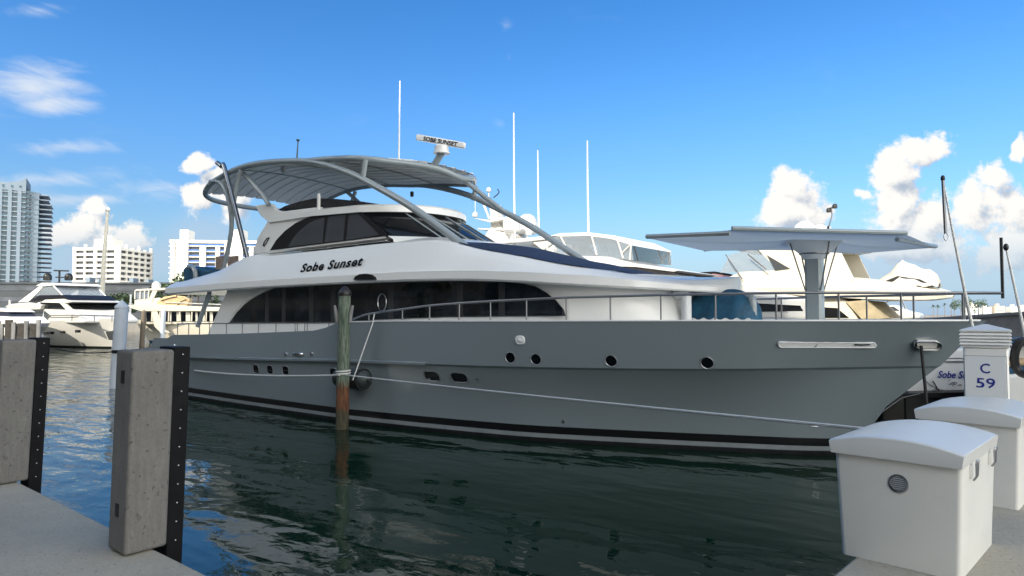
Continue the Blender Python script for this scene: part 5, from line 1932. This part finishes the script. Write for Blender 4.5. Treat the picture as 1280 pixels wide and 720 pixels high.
# white apartment block with a bright left face
D = 340
px = D / F
fr = frame_face(148, D, Vector((.087, .996, 0)))     # right-hand face
A = thing('apartment_block', 'white apartment block with banded balconies between the flag mast and the blue-striped block', 'apartment block', (fr.o.x, fr.o.y, 0), fr.ang)
zt = PD(147, 309, D).z
wR, wL = 25.5, 23.5
MB().box(0, wR, 0, wL, 0, zt - 1).build('block_core', M['bld_dark'], A, fr, smooth=0)
nf = 13
fh = (zt - 1.5) / nf
for k in range(nf + 1):
    z = zt - 1.5 - k * fh
    MB().box(-1.1, wR + .5, -.9, wL + .5, z, z + 1.25).build('balcony_band', M['bld_white'], A, fr, smooth=0)
for k in range(6):
    x = -.6 + k * (wR) / 5
    MB().box(x - .35, x + .35, -1.0, .4, 0, zt + (1.6 if k % 2 else .4)).build('wall_pier', M['bld_white'], A, fr, smooth=0)
for k in range(5):
    y = 1.2 + k * (wL - 1.2) / 4
    MB().box(-1.2, .3, y - (.3 if k % 2 else .7), y + (.3 if k % 2 else .7), 0, zt + (1.5 if k % 2 else .2)).build('wall_pier', M['bld_white'], A, fr, smooth=0)
MB().box(3, 11, 6, 16, zt - 1, zt + 4.5).build('roof_penthouse', M['bld_white'], A, fr, smooth=0)
MB().box(5, 8, 8, 13, zt + 4.5, zt + 6.5).build('roof_plant', M['bld_white'], A, fr, smooth=0)

# blue-striped block behind the stern
D = 360
px = D / F
fr = frame_face(212, D, Vector((1, .10, 0)))
A = thing('apartment_block', 'long white apartment block with blue balconies and stair towers behind the stern', 'apartment block', (fr.o.x, fr.o.y, 0), fr.ang)
zt = PD(250, 300, D).z
W_ = 132 * px
MB().box(0, W_, 0, 16, 0, zt - .6).build('block_core', M['bld_dark'], A, fr, smooth=0)
MB().box(-.5, W_ + .5, -1.0, 16.5, zt - 1.6, zt).build('roof_parapet', M['bld_white'], A, fr, smooth=0)
nf = 14
fh = (zt - 2) / nf
for k in range(nf):
    z = zt - 3.4 - k * fh
    MB().box(-.6, W_ + .4, -1.1, .3, z, z + .45).build('balcony_slab', M['bld_white'], A, fr, smooth=0)
    MB().box(22 * px, W_, -1.15, -1.02, z + .45, z + 1.25).build('blue_balustrade', M['bld_blue'], A, fr, smooth=0)
for u0, u1, top in ((1, 6, 0), (7.5, 12, 0), (12, 22, 5.4), (36, 43, -3), (55, 60, -3), (66, 72, 0), (73, 88, 5.8), (96, 101, -3), (112, 117, -2), (119, 129, 5)):
    MB().box(u0 * px, u1 * px, -1.7, 8 if top > 0 else .4, 0, zt + top).build('stair_tower' if top > 0 else 'wall_pier', M['bld_white'], A, fr, smooth=0)

# low slate-coloured building along the quay
D = 190
px = D / F
fr = frame_face(92, D, Vector((1, .05, 0)))
A = thing('quay_building', 'long low slate-grey building with window bands along the far quay', 'building', (fr.o.x, fr.o.y, 0), fr.ang)
zt = PD(140, 355, D).z
MB().box(-75, 245 * px, 0, 14, 0, zt).build('wall', M['bld_slate'], A, fr, smooth=0)
for k in range(3):
    z = zt - 1.9 - k * 3.0
    MB().box(-75, 245 * px, -.12, 0.1, z, z + 1.2).build('window_band', M['bld_dark'], A, fr, smooth=0)
MB().box(-75.2, 245 * px + .2, -.3, 14.2, zt, zt + .5).build('parapet', M['bld_slate'], A, fr, smooth=0)
for u, w_, h_ in ((6, 5, 1.6), (20, 3, 1.2), (60, 5, 1.4), (80, 4, 1.0)):
    MB().box(u * px, (u + w_) * px, 3, 6, zt + .5, zt + .5 + h_).build('roof_plant', M['bld_grey'], A, fr, smooth=0)

# distant blocks on the right shore
for i, (u0, u1, v0, d, m_, lab) in enumerate(((1212, 1221, 380.5, 860, 'bld_white', 'distant white tower leftmost on the right shore, above the palms'),
                                              (1229.5, 1238.5, 384, 880, 'bld_white', 'distant low white block next to the palms on the right shore'),
                                              (1243.5, 1255, 382.5, 900, 'bld_beige', 'distant beige block in the middle of the right shore'),
                                              (1264, 1273, 383.5, 900, 'bld_white', 'distant white block right of the beige one on the right shore'),
                                              (1274.5, 1290, 384, 940, 'bld_white', 'distant white block at the right edge of the picture'))):
    fr = frame_face(u0, d, Vector((1, -.2, 0)))
    A = thing('apartment_block', lab, 'apartment block', (fr.o.x, fr.o.y, 0), fr.ang, 'distant blocks on the right shore')
    wd = (u1 - u0) * d / F
    h_ = PD(u0, v0, d).z
    MB().box(0, wd, 0, 14, 0, h_).build('wall', M[m_], A, fr, smooth=0)
    for k in range(int(h_ / 3.2)):
        MB().box(.6, wd - .6, -.1, .05, 1.5 + k * 3.2, 2.7 + k * 3.2).build('window_band', M['bld_grey'], A, fr, smooth=0)
    MB().box(wd * .3, wd * .6, 4, 9, h_, h_ + 3).build('roof_plant', M[m_], A, fr, smooth=0)


def tree(p, h, r, label, seed, group, n=420):
    rng = random.Random(seed)
    A = thing('palm_tree' if r < 3.2 else 'broadleaf_tree', label, 'tree', p, 0, group)
    MB().tube([p + Vector((0, 0, -.5)), p + Vector((.1, 0, h * .5)), p + Vector((.25, 0, h * .86))], [.28, .2, .14], 7).build('trunk', M['bark'], A)
    mb = MB()
    c0 = p + Vector((.25, 0, h * .80))
    if r < 3.2:
        for k in range(26):
            a = rng.uniform(0, 6.28)
            e = rng.uniform(-.3, 1.2)
            L_ = r * rng.uniform(.8, 1.1)
            d = Vector((math.cos(a) * math.cos(e), math.sin(a) * math.cos(e), math.sin(e)))
            sdv = Vector((-math.sin(a), math.cos(a), 0)) * .28
            q = [c0 + d * L_ * t - Vector((0, 0, 1.3 * (t * L_ / r) ** 2)) for t in (0, .35, .7, 1.0)]
            for i in range(3):
                w0, w1 = (.5, 1.0, .7, .05)[i], (.5, 1.0, .7, .05)[i + 1]
                mb.add([q[i] - sdv * w0, q[i] + sdv * w0, q[i + 1] + sdv * w1, q[i + 1] - sdv * w1], [(0, 1, 2, 3)])
    else:
        cl = [(c0 + Vector((rng.gauss(0, r * .45), rng.gauss(0, r * .4), rng.gauss(0, h * .13))), r * rng.uniform(.25, .45)) for _ in range(9)]
        for k in range(n):
            c, q = rng.choice(cl)
            v = Vector((rng.gauss(0, 1), rng.gauss(0, 1), rng.gauss(0, .8))).normalized() * q * rng.uniform(.6, 1.05)
            a = Vector((rng.gauss(0, 1), rng.gauss(0, 1), rng.gauss(0, 1))).normalized() * .55
            b = a.orthogonal().normalized() * .4
            p_ = c + v
            mb.add([p_ - a, p_ - b, p_ + a, p_ + b], [(0, 1, 2, 3)])
    mb.build('crown', M['leaf'], A, smooth=0)


rng = random.Random(21)
TR = [(1166.5, 10, 2.9), (1172, 10.5, 3.0), (1181, 12, 3.1), (1189, 11, 3.0), (1193, 12.5, 5.0), (1201, 10, 4.4), (1206.5, 13, 5.0), (1212, 12, 4.6), (1218, 10.5, 3.1), (1223, 13, 4.8), (1228, 11, 4.4)]
for i, (u, h, r) in enumerate(TR):
    p = PD(u, 393, 560 + rng.uniform(-20, 20))
    p.z = 1.0
    tree(p, h * 1.0 + 1, r, 'tree in the distant row on the right shore between the rail posts', 100 + i, 'trees on the right shore', 260)
gnd3 = MB().prism([(330, 530, -.5), (480, 530, -.5), (480, 620, -.5), (330, 620, -.5)], (0, 0, 1.6)).build('ground', M['conc_old'], smooth=0)
tag(gnd3, kind='structure')
for i, (u, h, r) in enumerate(((131, 6, 3.4), (141, 7, 3.6), (150, 6.5, 3.5), (196, 7, 3.6), (206, 8, 3.5), (232, 12.5, 4.2), (239, 11.5, 4.0), (247, 10.5, 4.0))):
    p = PD(u, 393, 168 + 2 * (i % 3))
    p.z = 1.2
    tree(p, h, r, 'dark green tree in front of the low slate building on the far quay', 300 + i, 'trees on the far quay', 300)

# ------------------------------------------------------------------ the apartment house behind the viewpoint, whose shadow lies over the dock
hd = Vector((.6, .8, 0))
pd_ = Vector((.8, -.6, 0))
ctr = hd * -25 + pd_ * -6
sf = Frame((ctr.x, ctr.y), pd_)
A = thing('apartment_block', 'tall beige apartment block on the shore side of the walkway, shading the dock', 'apartment block', (ctr.x, ctr.y, 0), sf.ang)
HB = 41.5
MB().box(-38, 32, -14, 0, 0, HB).build('wall', M['bld_brown'], A, sf, smooth=0)
for k in range(12):
    z = 4 + k * 3.1
    MB().box(-37, 31, .0, .08, z, z + 1.5).build('window_band', M['bld_dark'], A, sf, smooth=0)
    MB().box(-37.5, 31.5, 0.02, 1.2, z - .6, z - .4).build('balcony_slab', M['bld_white'], A, sf, smooth=0)
# the built-up bank to the left of the viewpoint, which the dark windows mirror
lf = Frame((-96, -8), Vector((.30, .95, 0)))
A = thing('apartment_block', 'long brown apartment block on the bank to the left of the walkway', 'apartment block', (-96, -8, 0), lf.ang)
MB().box(-60, 92, 0, 16, 0, 33).build('wall', M['bld_brown'], A, lf, smooth=0)
for k in range(10):
    MB().box(-59, 91, -.08, .0, 2.5 + k * 3.1, 4.0 + k * 3.1).build('window_band', M['bld_dark'], A, lf, smooth=0)
for i in range(16):
    p = lf.m @ Vector((-46 + i * 8.2, -9 - (i % 3) * 2, 1.2))
    tree(p, 9 + (i * 5 % 4), 2.9 if i % 2 else 4.4, 'tree on the bank in front of the long brown apartment block', 500 + i, 'trees on the left bank', 300)
bank = MB().prism([(-170, -90, -.5), (-70, -90, -.5), (-74, 0, -.5), (-62, 88, -.5), (-170, 92, -.5)], (0, 0, 1.7)).build('ground', M['conc_old'], smooth=0)
tag(bank, kind='structure')
shore = MB().prism([(-75, -30, 0.4), (-22, -8.1, 0.4), (60, -8.1, 0.4), (90, -90, 0.4), (-90, -90, 0.4)], (0, 0, 1.23)).build('ground', M['conc_old'], smooth=0)
tag(shore, kind='structure')
